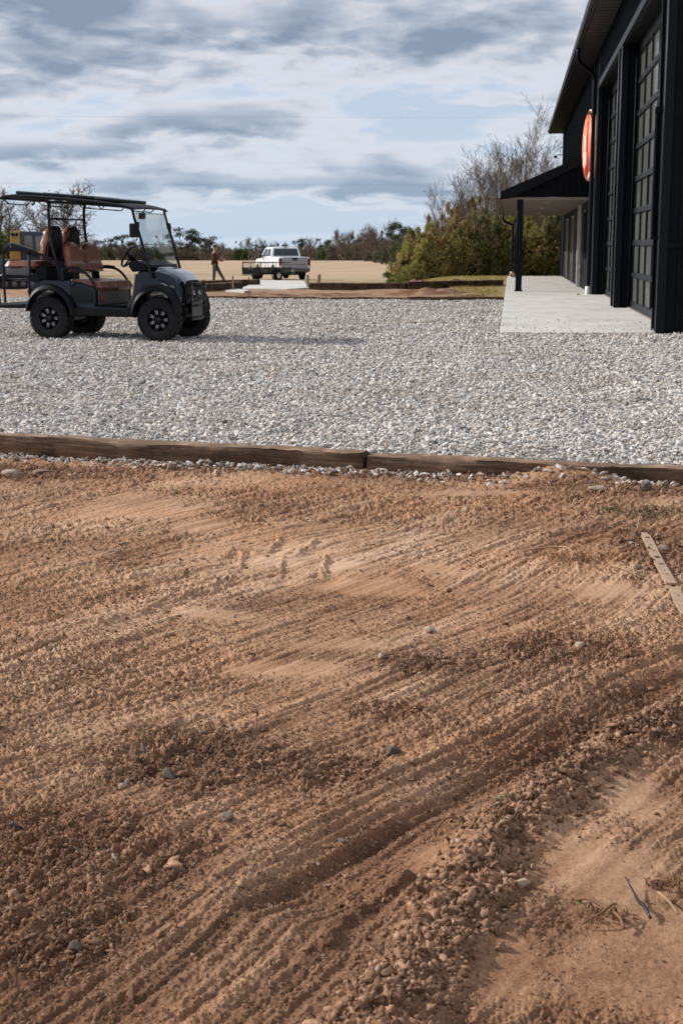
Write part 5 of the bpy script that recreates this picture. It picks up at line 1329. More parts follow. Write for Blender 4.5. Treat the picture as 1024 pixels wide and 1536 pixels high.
man = empty('person', (PX, PY_, gz(PX, PY_)), R(6.7)); tag(man, 'man in rust shirt, dark vest and grey trousers striding rightward beyond the gravel', 'person')
# local x = the way he walks (the picture's right), y away from the camera, z up
J = {'pelvis': ((0,0,.93), (.110,.09)), 'waist': ((.0,0,1.06), (.13,.105)), 'chest': ((-.02,0,1.28), (.155,.125)), 'neckb': ((-.01,0,1.46), (.085,.075)), 'neck': ((.02,0,1.53), .052), 'head1': ((.045,0,1.60), (.075,.070)), 'head2': ((.05,0,1.69), (.092,.078)), 'head3': ((.04,0,1.76), (.070,.062)),
     'shn': ((-.02,-.17,1.42), .062), 'eln': ((.0,-.24,1.15), .043), 'wrn': ((.24,-.18,1.07), .030), 'shf': ((-.02,.17,1.42), .062), 'elf': ((.05,.23,1.16), .043), 'wrf': ((.29,.15,1.10), .030),
     'hin': ((.0,-.09,.88), .090), 'knn': ((-.02,-.10,.48), .062), 'ann': ((-.06,-.10,.09), .042), 'ton': ((.13,-.11,.035), .034), 'hif': ((.03,.09,.88), .090), 'knf': ((.24,.09,.50), .062), 'anf': ((.46,.09,.14), .042), 'tof': ((.64,.10,.11), .034)}
BN = [('pelvis','waist'),('waist','chest'),('chest','neckb'),('neckb','neck'),('neck','head1'),('head1','head2'),('head2','head3'),('neckb','shn'),('shn','eln'),('eln','wrn'),('neckb','shf'),('shf','elf'),('elf','wrf'),('pelvis','hin'),('hin','knn'),('knn','ann'),('ann','ton'),('pelvis','hif'),('hif','knf'),('knf','anf'),('anf','tof')]
body_o = skin_mesh('body', J, BN, M['skin'], man)
def grow(js, d): return {k: (J[k][0], tuple(r+d for r in (J[k][1] if isinstance(J[k][1], tuple) else (J[k][1],)*2))) for k in js}
skin_mesh('shirt', {**grow(['pelvis','waist','chest','neckb','shn','eln','shf','elf'], .024), 'cn': ((.14,-.205,1.10), (.045,.045)), 'cf': ((.19,.185,1.13), (.045,.045))},
          [('pelvis','waist'),('waist','chest'),('chest','neckb'),('neckb','shn'),('shn','eln'),('eln','cn'),('neckb','shf'),('shf','elf'),('elf','cf')], M['shirt'], man)
skin_mesh('vest', {**grow(['waist','chest','neckb'], .042), 'pelvis': ((0,0,.95), (.165,.145))}, [('pelvis','waist'),('waist','chest'),('chest','neckb')], M['vest'], man)
skin_mesh('trousers', {**grow(['pelvis','waist','hin','knn','hif','knf'], .020), 'an2': ((-.055,-.10,.12), (.062,.062)), 'af2': ((.445,.09,.17), (.062,.062)), 'waist': ((.0,0,1.02), (.15,.13)), 'pelvis': ((0,0,.92), (.15,.13))},
          [('waist','pelvis'),('pelvis','hin'),('hin','knn'),('knn','an2'),('pelvis','hif'),('hif','knf'),('knf','af2')], M['trousers'], man)
for nm, a, h, t in (('boot', 'ann', -.10, 'ton'), ('boot', 'anf', .40, 'tof')):
    A = Vector(J[a][0]); T = Vector(J[t][0]); heel = A+Vector((-.06,0,-.05))
    skin_mesh('boot', {'a': (tuple(A+Vector((0,0,.05))), (.052,.052)), 'b': (tuple(A+Vector((0,0,-.02))), (.055,.05)), 'c': (tuple(T*.5+A*.5+Vector((0,0,-.015))), (.048,.04)), 'd': (tuple(T), (.045,.03))}, [('a','b'),('b','c'),('c','d')], M['boots'], man)
bm = BM(); bmesh.ops.create_uvsphere(bm, u_segments=20, v_segments=12, radius=1, matrix=Matrix.Translation((.025,0,1.735)) @ Matrix.Diagonal((.108,.092,.085,1)))
for v in list(bm.verts):
    if v.co.z < 1.70 and v.co.x > .0: bm.verts.remove(v)
obj('hair', bm, M['hair'], man)
bm = BM()   # face: nose, ears, brow
bmesh.ops.create_icosphere(bm, subdivisions=2, radius=1, matrix=Matrix.Translation((.145,0,1.655)) @ Matrix.Diagonal((.022,.014,.024,1)))
for s in (-1, 1): bmesh.ops.create_icosphere(bm, subdivisions=2, radius=1, matrix=Matrix.Translation((.04,s*.083,1.665)) @ Matrix.Diagonal((.022,.010,.032,1)))
obj('nose_and_ears', bm, M['skin'], man)
bm = BM()
for s in (-1, 1): bmesh.ops.create_icosphere(bm, subdivisions=1, radius=.010, matrix=Matrix.Translation((.125,s*.032,1.685)))
bmesh.ops.create_icosphere(bm, subdivisions=1, radius=1, matrix=Matrix.Translation((.128,0,1.615)) @ Matrix.Diagonal((.008,.026,.005,1)))
obj('eyes_and_mouth', bm, M['hair'], man)
for s, wr in ((-1, 'wrn'), (1, 'wrf')):
    w_ = Vector(J[wr][0]); bm = BM()
    bmesh.ops.create_icosphere(bm, subdivisions=2, radius=1, matrix=Matrix.Translation(w_+Vector((.055,0,.005))) @ Matrix.Diagonal((.055,.024,.040,1)))
    for k in range(4):
        z = .03-.02*k; L2 = (.055,.065,.06,.045)[k]
        tube(bm, [w_+Vector((.095,0,z)), w_+Vector((.095+L2*.6,-s*.01,z-.004)), w_+Vector((.095+L2*.75,-s*.035,z-.010)), w_+Vector((.095+L2*.45,-s*.05,z-.012))], [.009,.0085,.008,.007], 6)
    tube(bm, [w_+Vector((.04,-s*.01,.03)), w_+Vector((.075,-s*.035,.045)), w_+Vector((.105,-s*.045,.040))], [.011,.010,.008], 6)
    obj('hand', bm, M['skin'], man)
bm = BM(); box(bm, -.05, .05, -.035, .035, -.012, .012, .006); ph = tag(obj('handheld_device', bm, M['frame_black'], None), "small dark device held in the walking man's hands", 'device')
ph.location = (PX+.42*math.cos(R(6.7)), PY_+.42*math.sin(R(6.7))-.02, gz(PX, PY_)+1.10); ph.rotation_euler = (0,R(-10),R(6.7))

# ------------------------------------------------------------------ marker stakes
def peg(px, py, Y, h, label, w=.035, lean=0):
    x = at_y(px, Y); z = gz(x, Y)-.05; bm = BM()
    prism(bm, [(-w/2,0),(-w/2,h+.05),(-w/4,h+.08),(w/4,h+.08),(w/2,h+.05),(w/2,0)], -.012, .012, .003)
    o = tag(obj('marker_stake', bm, M['stake']), label, 'stake', 'wooden stakes in the building site'); o.location = (x, Y, z); o.rotation_euler = (0, lean, R(7)); return o
peg(349, 430, 44, .42, 'thin pale stake standing between the walking man and the concrete pad', .05)
peg(373, 424, 52, .30, 'short pale stake in front of the small trailer', .045)
peg(461.5, 428, 49, .42, 'left one of two stakes where the dark timber meets the concrete pad', .09)
peg(477, 428, 49.5, .42, 'right one of two stakes where the dark timber meets the concrete pad', .11, .1)
# dirt heaps on the site
def heap(px, Y, w, h, label, seed, d=.8):
    x0 = at_y(px, Y); n, m_ = 40, 14; xs = np.linspace(-1, 1, n); ys = np.linspace(-1, 1, m_); A_, B_ = np.meshgrid(xs, ys)
    q = np.clip(1-np.sqrt(A_**2+B_**2), 0, 1); z = h*sstep(0, .8, q)*(1+.7*fbm(A_*3+seed, B_*2, 3, seed))-.06*(q <= .02)
    X = x0+A_*w/2; Y_ = Y+B_*d/2
    o = npmesh('dirt_heap', np.stack([X.ravel(), Y_.ravel(), (z+ground_z(X, Y_)-.01).ravel()], 1), gridfaces(m_, n), M['dirt'], smooth=True, attrs={'tone': ('POINT', (.25+.3*fbm(A_*4, B_*4, 3, seed)).ravel())})
    return tag(o, label, 'dirt heap', 'heaps of loose earth on the building site')
heap(345, 54, 3.6, .12, 'long low heap of dark earth at the walking man\'s feet', 3, 1.6)
heap(625, 55, 1.6, .15, 'small dark peak of earth behind the long timber, nearest the thicket', 5, 1.0)
heap(588, 54, 2.2, .10, 'low crumbly heap of earth behind the middle of the long timber', 7, 1.0)
heap(690, 51, 2.0, .14, 'flat spread of earth behind the timber end beside the porch', 9, 1.0)
for px, Y, w, h, lb, sd in [(500, 40, 2.6, .07, 'low sandy ripple of earth below the long dark timber', 11), (640, 41, 3.0, .11, 'broad sandy mound in front of the tilted timber', 12), (700, 38.5, 1.8, .06, 'thin sandy mound next to the walkway edge', 13), (400, 39, 2.4, .05, 'sandy mound in front of the pale pad', 14)]:
    heap(px, Y, w, h, lb, sd, 2.2)

# ------------------------------------------------------------------ lath stake lying in the dirt
def lath(px0, py0, px1, py1, label, w=.036, marks=()):
    a = Vector((*gpt(px0, py0, .03), 0)); b = Vector((*gpt(px1, py1, .03), 0)); a.z = dirt_z(a.x, a.y)+.016; b.z = dirt_z(b.x, b.y)+.014
    L_ = (b-a).length; bm = BM(); n = 14; sec = [(-w/2,-.004),(w/2,-.004),(w/2,.004),(-w/2,.004)]; prev = None
    for i in range(n+1):
        t = i/n; k = .55+.45*min(1, t*n/1.2) if t < .1 else 1
        ring = [bm.verts.new((t*L_, y*k+.0012*math.sin(9*t), z+.0016*math.sin(5*t+1))) for y, z in sec]
        if prev: [bm.faces.new((prev[j], prev[(j+1) % 4], ring[(j+1) % 4], ring[j])) for j in range(4)]
        else: bm.faces.new(ring[::-1])
        prev = ring
    bm.faces.new(prev); bmesh.ops.recalc_face_normals(bm, faces=bm.faces)
    o = tag(obj('lath_stake', bm, M['stake'], smooth=0), label, 'stake', 'pieces of the broken lath stake'); o.location = a
    d = b-a; o.rotation_euler = (0, -math.atan2(d.z, math.hypot(d.x, d.y)), math.atan2(d.y, d.x))
    return o, L_
o, L_ = lath(965, 797, 1006, 868, 'long pale lath stake with faded marker writing lying beside mossy weeds', .042)
def ink(x, y, pts, par, r=.0013):
    bm = BM(); tube(bm, [(x+p_[0], y+p_[1], .0062) for p_ in pts], r, 5); obj('marker_stroke', bm, M['ink'], par)
for f_, strokes in [(.13, [[(0,-.008),(0,.012)],[(-.012,-.006),(-.012,.010)]]), (.28, [[(-.004,-.002),(.004,.002)]]), (.40, [[(0,-.004),(.006,.006)]]),
                    (.52, [[(0,-.012),(0,.008)],[(.012,-.010),(.014,.004)],[(.022,-.006),(.010,.012)]]), (.66, [[(-.006,-.010),(.006,-.004),(.007,.004),(-.004,.010)]]), (.78, [[(0,-.002),(.004,.002)]]), (.85, [[(0,-.003),(.003,.004)]])]:
    for s_ in strokes: ink(L_*f_, 0, s_, o, .0019)
o2, L2_ = lath(1009, 876, 1030, 913, 'short broken end of the lath stake at the right edge, beyond a clump of earth', .042)
ink(L2_*.35, 0, [(-.003,-.002),(.003,.002)], o2, .0018)

# ------------------------------------------------------------------ single stones one can point to
def stone(px, py, size, mat, label, seed, sx=1.2, sz=.8):
    x, y = gpt(px, py, .02); z = dirt_z(x, y) if y < 8.25 else .14
    o = obj('stone', rock_bm(seed, 3, sz, .18, True), M[mat], smooth=40); o.location = (x, y, z+size*(.10 if y < 8.25 else .16)); size *= .82 if y < 8 else 1; o.scale = (size*sx, size, size); o.rotation_euler = (.2, .1, seed)
    return tag(o, label, 'stone')
stone(257, 699, .075, 'stone', 'squarish grey stone leaning on the front of the left timber', 1, 1, 1)
stone(324, 706, .060, 'stone_pale', 'rounded pale stone just below the left timber, right of the squarish stone', 2)
stone(15, 708, .11, 'pebble', 'large brown stone near the left edge below the timber', 3, 1.4, .8)
stone(62, 705, .08, 'pebble', 'flat brown stone beside the large one below the left timber', 4, 1.8, .6)
stone(968, 738, .085, 'stone_dark', 'dark slate stone beside the lighter grey one near the right timber end', 5, 1.2, .9)
stone(996, 731, .090, 'stone', 'upright grey stone under dry straws near the right timber end', 6, .9, 1.2)
stone(897, 742, .10, 'stone_pale', 'flat whitish stone in the dirt below the right timber', 7, 1.7, .4)
stone(868, 960, .055, 'stone_pale', 'bright pale stone among grey rubble right of centre', 8, 1.3, .8)
stone(645, 941, .045, 'stone_pale', 'single round pale stone on the middle of the dirt', 9)
stone(340, 1233, .042, 'stone', 'small light grey round pebble in the rocky lower-left dirt', 10)
stone(114, 1418, .045, 'stone_dark', 'dark angular stone among clods near the lower-left corner', 11)
stone(253, 1165, .045, 'stone_dark', 'dark stone in the broken crust left of centre', 12, 1.4)
stone(590, 1123, .045, 'stone_dark', 'dark-sided brown stone beside the tyre furrow', 13, 1.5)
stone(956, 845, .06, 'stone', 'grey-brown stone left of the lath stake', 14, 1.2, .7)
stone(993, 821, .07, 'stone', 'grey stone right of the lath stake', 15, 1.2, .7)
stone(783, 1331, .035, 'stone_pale', 'small pale stone on the smooth crust at the foot of the clod ridge', 16)
stone(338, 661, .035, 'stone_dark', 'small dark stone lying on top of the left timber', 17)
stone(225, 661, .045, 'stone', 'flat bluish stone resting on top of the left timber', 18, 1.6, .5)
x, y = .0, 60.9
o = obj('stone', rock_bm(31, 3, .8, .2), M['rust_pvc'], smooth=40); o.location = (.12, 60.2, .14); o.scale = (.42, .34, .30); tag(o, 'brown rock at the foot of the porch downspout', 'stone')
o = obj('stone', rock_bm(33, 3, .6, .2), M['stone_pale'], smooth=40); o.location = (1.72, 37.6, .09); o.scale = (.12, .09, .08); tag(o, 'small pale stone on the walkway left of the white drain boot', 'stone')

# black plastic strip and debris
def bent(name, pxs, r, mat, label, cat, flat=None, zoff=.012):
    P3 = []
    for q in pxs:
        x, y = gpt(q[0], q[1], .02); P3.append((x, y, dirt_z(x, y)+zoff+(q[2] if len(q) > 2 else 0)))
    bm = BM(); c = Vector(P3[0]); tube(bm, [Vector(p_)-c for p_ in P3], r, 6, curve=4)
    if flat: 
        for v in bm.verts: v.co.z *= 1
    o = tag(obj(name, bm, M[mat]), label, cat); o.location = c; return o
bent('plastic_strip', [(937,1322,.012),(948,1338,.006),(957,1352,.004),(965,1362,.006),(975,1376,.0)], [.0015,.0022,.003,.0042,.0038,.003], 'black_plastic', 'black plastic strip on the smooth crust at the lower right', 'strip')
bent('dry_root', [(862,1352,.008),(884,1358,.016),(905,1366,.010),(926,1380,.012),(936,1392,.0)], [.003,.004,.0035,.003], 'twig', 'thick brown root in a tuft of debris at the lower right', 'root')
bent('dry_root', [(872,1384,0),(900,1378,.015),(922,1368,.02),(934,1380,.01)], [.002,.003,.002], 'twig', 'pale curved root across the debris tuft at the lower right', 'root')
bent('dry_twig', [(784,824,.01),(820,822,.02),(850,826,.03),(858,836,.012),(842,846,.0)], [.004,.0055,.004,.003], 'straw', 'curved pale root arching over a hollow left of the lath stake', 'twig')
bent('dry_twig', [(918,845,.0),(936,853,.006),(962,862,0)], .0035, 'straw', 'thin straight straw lying right of the arching root', 'twig')
bent('dry_twig', [(948,849,.004),(953,860,.0)], .005, 'straw', 'short thick straw beside the lath stake', 'twig')
bent('dry_twig', [(980,716,.02),(978,703,.08),(986,694,.12)], .0028, 'straw', 'upright bent straw by the right timber end', 'twig')
bent('dry_twig', [(982,712,.03),(998,706,.06),(1016,712,.02)], .0028, 'straw', 'arching straw over the upright grey stone', 'twig')
bent('dry_twig', [(955,795,.0),(960,781,.03),(972,778,.01)], .004, 'straw', 'pale curled root at the tip of the lath stake', 'twig')
bent('dry_twig', [(652,1232,.0),(668,1226,.012),(690,1224,.006)], .0025, 'twig', 'short thin twig in the furrow beside the green blades', 'twig')
bent('dry_twig', [(705,1052,.0),(722,1044,.012),(738,1034,.004)], .004, 'twig', 'short brown twig above the tyre furrow', 'twig')
bent('dry_twig', [(986,1340,.004),(1002,1356,.01),(1016,1372,.002)], .0025, 'straw', 'thin straw at the lower right edge', 'twig')
bent('dry_twig', [(975,1322,.004),(990,1330,.02),(1010,1334,.006)], .003, 'twig', 'brown twig above the thin straw at the lower right edge', 'twig')
def tuft(px, py, n, h, mat, label, spread_, name='grass_tuft', cat='grass tuft', wid=.004):
    x, y = gpt(px, py, .01); z = dirt_z(x, y); rnd = random.Random(int(px)); bm = BM()
    for i in range(n):
        a = rnd.uniform(0, 6.28); r = spread_*rnd.random()**.6; bx, by = r*math.cos(a)*1.8, r*math.sin(a); l = h*rnd.uniform(.5, 1.2); b2 = rnd.uniform(0, 6.28); k = rnd.uniform(.3, 1.1)
        zb = dirt_z(x+bx, y+by)-z if i < 60 else 0
        pts = [(bx, by, zb-.004), (bx+k*l*.4*math.cos(b2), by+k*l*.4*math.sin(b2), zb+l*.6), (bx+k*l*math.cos(b2), by+k*l*math.sin(b2), zb+l*(.9-.4*k))]
        tube(bm, pts, [wid*.5, wid*.45, wid*.15], 3, cap=False)
    o = tag(obj(name, bm, M[mat]), label, cat); o.location = (x, y, z); return o
tuft(750, 1223, 7, .022, 'greenleaf', 'tiny bright green blades in the tyre furrow', .012)
tuft(866, 1350, 4, .014, 'greenleaf', 'tiny green sprout at the debris tuft', .006)
tuft(968, 775, 150, .026, 'moss', 'clump of olive moss and weeds above the lath stake', .13, 'moss_clump', 'moss', .006)
tuft(905, 1372, 70, .020, 'twig', 'tuft of dry brown roots and clods at the lower right', .035, 'root_tuft', 'root tuft', .0035)
tuft(1005, 1325, 60, .022, 'twig', 'tuft of dead stems at the right edge above the straws', .03, 'root_tuft', 'root tuft', .0035)
tuft(868, 835, 70, .045, 'twig', 'dead grass tuft behind the arching root', .07, 'dead_grass', 'dead grass', .004)
tuft(1010, 722, 30, .06, 'straw', 'dry stems under the right end of the timber', .08, 'dead_grass', 'dead grass', .004)

# ------------------------------------------------------------------ power lines
for Y, z, lb in ((115, CAM_H+(370-279)/2133*115, 'thin power line crossing the sky just above the treetops'), (105, CAM_H+(370-184)/2133*105, 'thin power line crossing higher in the sky')):
    bm = BM(); tube(bm, [(-90+i*7, Y+(i*7-90)*.117, z+.6*((i-13)/13)**2-.15) for i in range(27)], .004, 5)
    tag(obj('power_line', bm, M['wire']), lb, 'power line', 'power lines')

# ------------------------------------------------------------------ trees and shrubs
def grow_tree(seed, H, levels=5, spread_=.5, trunk_r=None, base_frac=.25, up=.25, nchild=(2,4), thick=1.0, whip=False):
    """segments (p0,p1,r0,r1,level)"""
    rnd = random.Random(seed); segs = []; tips = []
    r0 = trunk_r or H*.016
    def rv(): return Vector((rnd.gauss(0,1), rnd.gauss(0,1), rnd.gauss(0,1)))
    def branch(p, d, L_, r, lev):
        n = 5 if lev == 0 else 4 if lev < 3 else 3; pr = p
        for i in range(n):
            d = (d+rv()*(.07 if lev == 0 else .15)+Vector((0,0,up*(.25 if lev else .1)))).normalized()
            q = pr+d*(L_/n); ra = r*(1-.75*i/n); rb = r*(1-.75*(i+1)/n); segs.append((pr, q, ra, rb, lev)); 
            t = (i+1)/n
            if lev < levels and (lev > 0 or t > base_frac):
                for _ in range(rnd.randint(*nchild) if lev else rnd.randint(2, 4)):
                    ax_ = rv().normalized(); side_ = (ax_-d*ax_.dot(d)).normalized()
                    dd = (d*(1-spread_)+side_*spread_*rnd.uniform(.7, 1.3)+Vector((0,0,up*.4))).normalized()
                    branch(pr+(q-pr)*rnd.random(), dd, L_*rnd.uniform(.38, .62)*(1.1-.35*t), rb*rnd.uniform(.5, .75), lev+1)
            pr = q
        tips.append((pr, lev))
    branch(Vector((0,0,-.15)), Vector((rnd.gauss(0,.05), rnd.gauss(0,.05), 1)).normalized(), H, r0, 0)
    return segs, tips
def segs_mesh(segs, k=4, rmin=.0):
    V, F = [], []; 
    for p, q, ra, rb, lev in segs:
        d = (q-p).normalized(); u = d.orthogonal().normalized(); v = d.cross(u); ra = max(ra, rmin); rb = max(rb, rmin); kk = k if lev else k+3; kk = 3 if lev > 2 else kk
        b_ = len(V)
        for c, r in ((p, ra), (q, rb)):
            for i in range(kk): a = 2*math.pi*i/kk; w = c+(u*math.cos(a)+v*math.sin(a))*r; V.append((w.x, w.y, w.z))
        for i in range(kk): j = (i+1) % kk; F.append((b_+i, b_+j, b_+kk+j, b_+kk+i))
    return np.array(V), np.array(F)
def leaves_mesh(centers, size, rng, tone=None, flat=.6, aspect=1.6):
    n = len(centers); a = rng.normal(size=(n,3)); a /= np.linalg.norm(a, axis=1)[:,None]; b = rng.normal(size=(n,3)); b -= a*np.sum(a*b, 1)[:,None]; b /= np.linalg.norm(b, axis=1)[:,None]
    s = size*rng.uniform(.5, 1.3, n)[:,None]; A_ = a*s*aspect; B_ = b*s
    V = np.stack([centers-A_, centers-B_*.6+A_*.1, centers+A_, centers+B_*.6+A_*.1], 1).reshape(-1,3)
    F = np.arange(4*n).reshape(-1,4); t = rng.uniform(0,1,n) if tone is None else np.clip(tone+rng.normal(0,.13,n), 0, 1)
    return V, F, np.repeat(t, 4)
def plant(name, label, cat, segs, leaves, bark, leafmat, group=None, crown='crown', rmin=.0, split=1):
    root = empty(name); 
    tr_ = [s for s in segs if s[4] <= split]; cr = [s for s in segs if s[4] > split]
    if tr_: V, F = segs_mesh(tr_, 5, rmin); npmesh2('trunk', V, F, M[bark], root)
    if cr: V, F = segs_mesh(cr, 3, rmin); npmesh2('branches', V, F, M[bark], root)
    if leaves is not None: V, F, t = leaves; npmesh(crown, V, F, M[leafmat], root, attrs={'tone': ('POINT', t)})
    tag(root, label, cat, group); return root
def npmesh2(name, V, F, mat, parent):
    return npmesh(name, V, F, mat, parent, smooth=True) if F.ndim == 2 else None
def segs_mesh(segs, k=4, rmin=.0):
    """all tubes get the same number of sides so that faces stay one array"""
    n = len(segs); P0 = np.array([s[0][:] for s in segs]); P1 = np.array([s[1][:] for s in segs]); ra = np.maximum([s[2] for s in segs], rmin); rb = np.maximum([s[3] for s in segs], rmin*.8)
    d = P1-P0; d /= np.linalg.norm(d, axis=1)[:,None]+1e-9; h = np.where(np.abs(d[:,2:3]) < .9, np.array([[0,0,1.]]), np.array([[1.,0,0]])); u = np.cross(d, h); u /= np.linalg.norm(u, axis=1)[:,None]; v = np.cross(d, u)
    an = 2*np.pi*np.arange(k)/k; ring = u[:,None,:]*np.cos(an)[None,:,None]+v[:,None,:]*np.sin(an)[None,:,None]
    V = np.concatenate([P0[:,None,:]+ring*ra[:,None,None], P1[:,None,:]+ring*rb[:,None,None]], 1).reshape(-1,3)
    i = np.arange(k); j = (i+1) % k; f = np.stack([i, j, k+j, k+i], 1); F = (f[None]+(np.arange(n)*2*k)[:,None,None]).reshape(-1,4)
    return V, F
def clump_leaves(seed, W_, D_, H_, n, size, nclump=40, z0=.1, tone_mid=.5, gap=.3):
    """leaf cards gathered in clumps through a dome-shaped volume"""
    rng = np.random.default_rng(seed); c = []
    while len(c) < nclump:
        p_ = rng.uniform(-1, 1, 3); p_[2] = rng.uniform(0, 1)
        rr_ = math.sqrt(p_[0]**2+p_[1]**2); lim = (1-p_[2]**2.2)**.5 if p_[2] < 1 else 0
        if rr_ < lim*(1+.25*rng.normal()) : c.append(p_)
    c = np.array(c); rad = rng.uniform(.08, .26, nclump); up_ = rng.random(nclump) < .22; c[up_, 2] *= rng.uniform(1.1, 1.45, up_.sum()); rad[up_] *= .6; tn = np.clip(tone_mid+rng.normal(0, .2, nclump), 0, 1)
    k = rng.integers(0, nclump, n); o_ = rng.normal(size=(n,3)); o_ /= np.linalg.norm(o_, axis=1)[:,None]; o_ *= (rad[k]*rng.uniform(.35, 1.15, n))[:,None]
    q = c[k]+o_*np.array([1,1,.9]); P_ = q*np.array([W_/2, D_/2, H_]); P_[:,2] = np.maximum(P_[:,2]*(1)+z0, .02)
    return leaves_mesh(P_, size, rng, tn[k])
def place(o, x, y, s=1.0, rz=0, sz=None, z=None):
    o.location = (x, y, (gz(x, y) if z is None else z)); o.rotation_euler = (0,0,rz); o.scale = (s, s, sz or s)
# -- shrubs of the thicket
SH = []
specs = [('leaf_olive', .50, 1), ('leaf_olive', .65, 2), ('leaf_green', .5, 3), ('leaf_olive', .80, 4), ('leaf_brown', .5, 5), ('leaf_olive', .40, 6), ('leaf_green', .7, 7)]
for mt, tm, sd in specs:
    sg_, tp_ = grow_tree(sd+60, 2.3, 2, .55, .03, .05, .2, (1,3))
    SH.append(plant('wild_shrub', 'x', 'shrub', [s for s in sg_], clump_leaves(sd, 2.6, 2.4, 2.6, 9500, .050, 46, .05, tm), 'bark', mt, 'wild shrubs of the thicket', split=0))
rnd = random.Random(5)
kinds_l = {'leaf_olive': 'olive-green', 'leaf_green': 'dark green', 'leaf_brown': 'russet brown'}
# name each by colour and what it stands in front of or beside
spots = []
for i, px in enumerate(range(606, 850, 12)):
    for row, Y in enumerate((69.5, 75)):
        top = np.interp(px, [595, 625, 650, 700, 760, 860], [388, 360, 340, 332, 325, 322])-row*5+rnd.uniform(-12, 26)
        spots.append((px+rnd.uniform(-5, 5)+row*4, Y+rnd.uniform(-1, 1), top))
used_k = set(); 
for i, (px, Y, top) in enumerate(spots):
    k = rnd.choice([0,0,1,1,3,3,4,4,5,6]) if px > 620 else rnd.choice([4,1,2]); src = SH[k]
    x = at_y(px, Y); h = (CAM_H+(370-top)/2133*Y)-gz(x, Y); 
    o = src if k not in used_k else copy_tree(src); used_k.add(k)
    place(o, x, Y, rnd.uniform(.75, .95), rnd.uniform(0, 6.28), sz=h/2.75)
    mt = specs[k][0]; where = 'behind the porch' if px > 770 else 'at the thicket tip' if px < 640 else 'in the open thicket'
    row = 'front row' if Y < 72 else 'back row'
    o['label'] = f'{kinds_l[mt]} wild shrub {where}, {row}'; 
for k, s in enumerate(SH):
    if k not in used_k: place(s, at_y(700, 80), 80, .9)
# -- bare trees standing in the thicket
BT = []
for sd, H, lv in ((11, 5.2, 4), (12, 4.6, 4), (13, 5.6, 4), (14, 4.2, 4)):
    sg_, tp_ = grow_tree(sd, H, lv, .46, H*.013, .22, .32, (1,2)); sg_ = [q_ for q_ in sg_ if q_[4] < 4 or random.Random(int(q_[0].x*1e4)).random() < .34]
    rng = np.random.default_rng(sd); T_ = np.array([t[0][:] for t in tp_ if t[1] >= 2]); sel = T_[rng.integers(0, len(T_), 260)]+rng.normal(0, .10, (260,3))
    lv_ = leaves_mesh(sel[sel[:,2] < H*.8], .035, rng, None)
    BT.append((plant('bare_tree', 'x', 'tree', sg_, lv_, 'bark', 'leaf_brown', 'bare trees of the thicket', 'leaves', rmin=.0055), H))
    print('bare tree segs', len(sg_))
bt = [(783,74,212,2,'tallest bare tree of the thicket, rising just left of the porch roof'),(727,75,236,0,'tall bare tree with a dark trunk in the middle of the thicket'),(710,73,268,1,'slender bare tree left of the dark-trunked one'),(750,76,240,2,'bare tree between the dark-trunked one and the tallest one'),
      (770,72,250,3,'bushy bare tree close under the tallest one'),(800,76,262,1,'bare tree above the porch roof edge'),(820,73,250,0,'bare tree behind the porch roof'),(686,74,288,3,'bare tree sloping down at the left of the thicket'),(672,72,300,1,'thin bare tree near the left slope of the thicket'),
      (655,75,322,0,'small bare tree at the left slope of the thicket'),(738,71,262,3,'bare tree in front of the middle of the thicket'),(695,77,262,0,'bare tree at the back left of the thicket'),(840,78,240,2,'bare tree half hidden behind the building corner'),(760,78,228,0,'tall thin bare tree at the back of the thicket'),(812,79,238,3,'bare tree at the back above the porch'),(640,78,335,1,'smallest bare tree at the thicket tip'),
      (630,69,352,1,'low bare sapling in front of the thicket tip'),(648,68.6,330,3,'low bare sapling just right of the thicket tip'),(664,79,290,2,'pale bare tree at the back of the left slope'),(680,68.4,318,0,'bare sapling in front of the thicket, left of centre'),(703,68.5,300,2,'bare sapling in front of the thicket centre'),(722,78,255,1,'bare tree behind the dark-trunked one'),(738,68.4,310,1,'bare sapling in front of the thicket, left of the porch'),(800,68.6,318,2,'bare sapling seen under the porch roof'),(823,68.5,322,0,'bare sapling seen under the porch roof, nearest the building'),
      (778,79,225,1,'bare tree directly behind the tallest one'),(742,79,250,1,'bare tree at the back middle of the thicket')]
used_k = set()
for px, Y, top, k, lb in bt:
    src, H = BT[k]; o = src if k not in used_k else copy_tree(src); used_k.add(k); x = at_y(px, Y); h = (CAM_H+(370-top)/2133*Y)-gz(x, Y)
    s = h/(H*(1.1 if px == 783 else 1.2)); place(o, x, Y, s*rnd.uniform(.9, 1.1), rnd.uniform(0, 6.28), sz=s); o['label'] = lb
ORD = 'first second third fourth fifth sixth seventh eighth ninth tenth eleventh twelfth thirteenth fourteenth fifteenth sixteenth seventeenth eighteenth nineteenth twentieth twenty-first twenty-second twenty-third twenty-fourth twenty-fifth twenty-sixth twenty-seventh twenty-eighth twenty-ninth thirtieth thirty-first thirty-second thirty-third thirty-fourth'.split()
def number_labels(objs):
    by = {}
    for o_ in objs: by.setdefault(o_['label'], []).append(o_)
    for lb_, os_ in by.items():
        if len(os_) < 2: continue
        os_.sort(key=lambda q_: q_.location.x/q_.location.y)
        for o_, w_ in zip(os_, ORD): o_['label'] = lb_+', '+w_+' from the left'
number_labels([q_ for q_ in C.objects if q_.get('category') == 'shrub'])
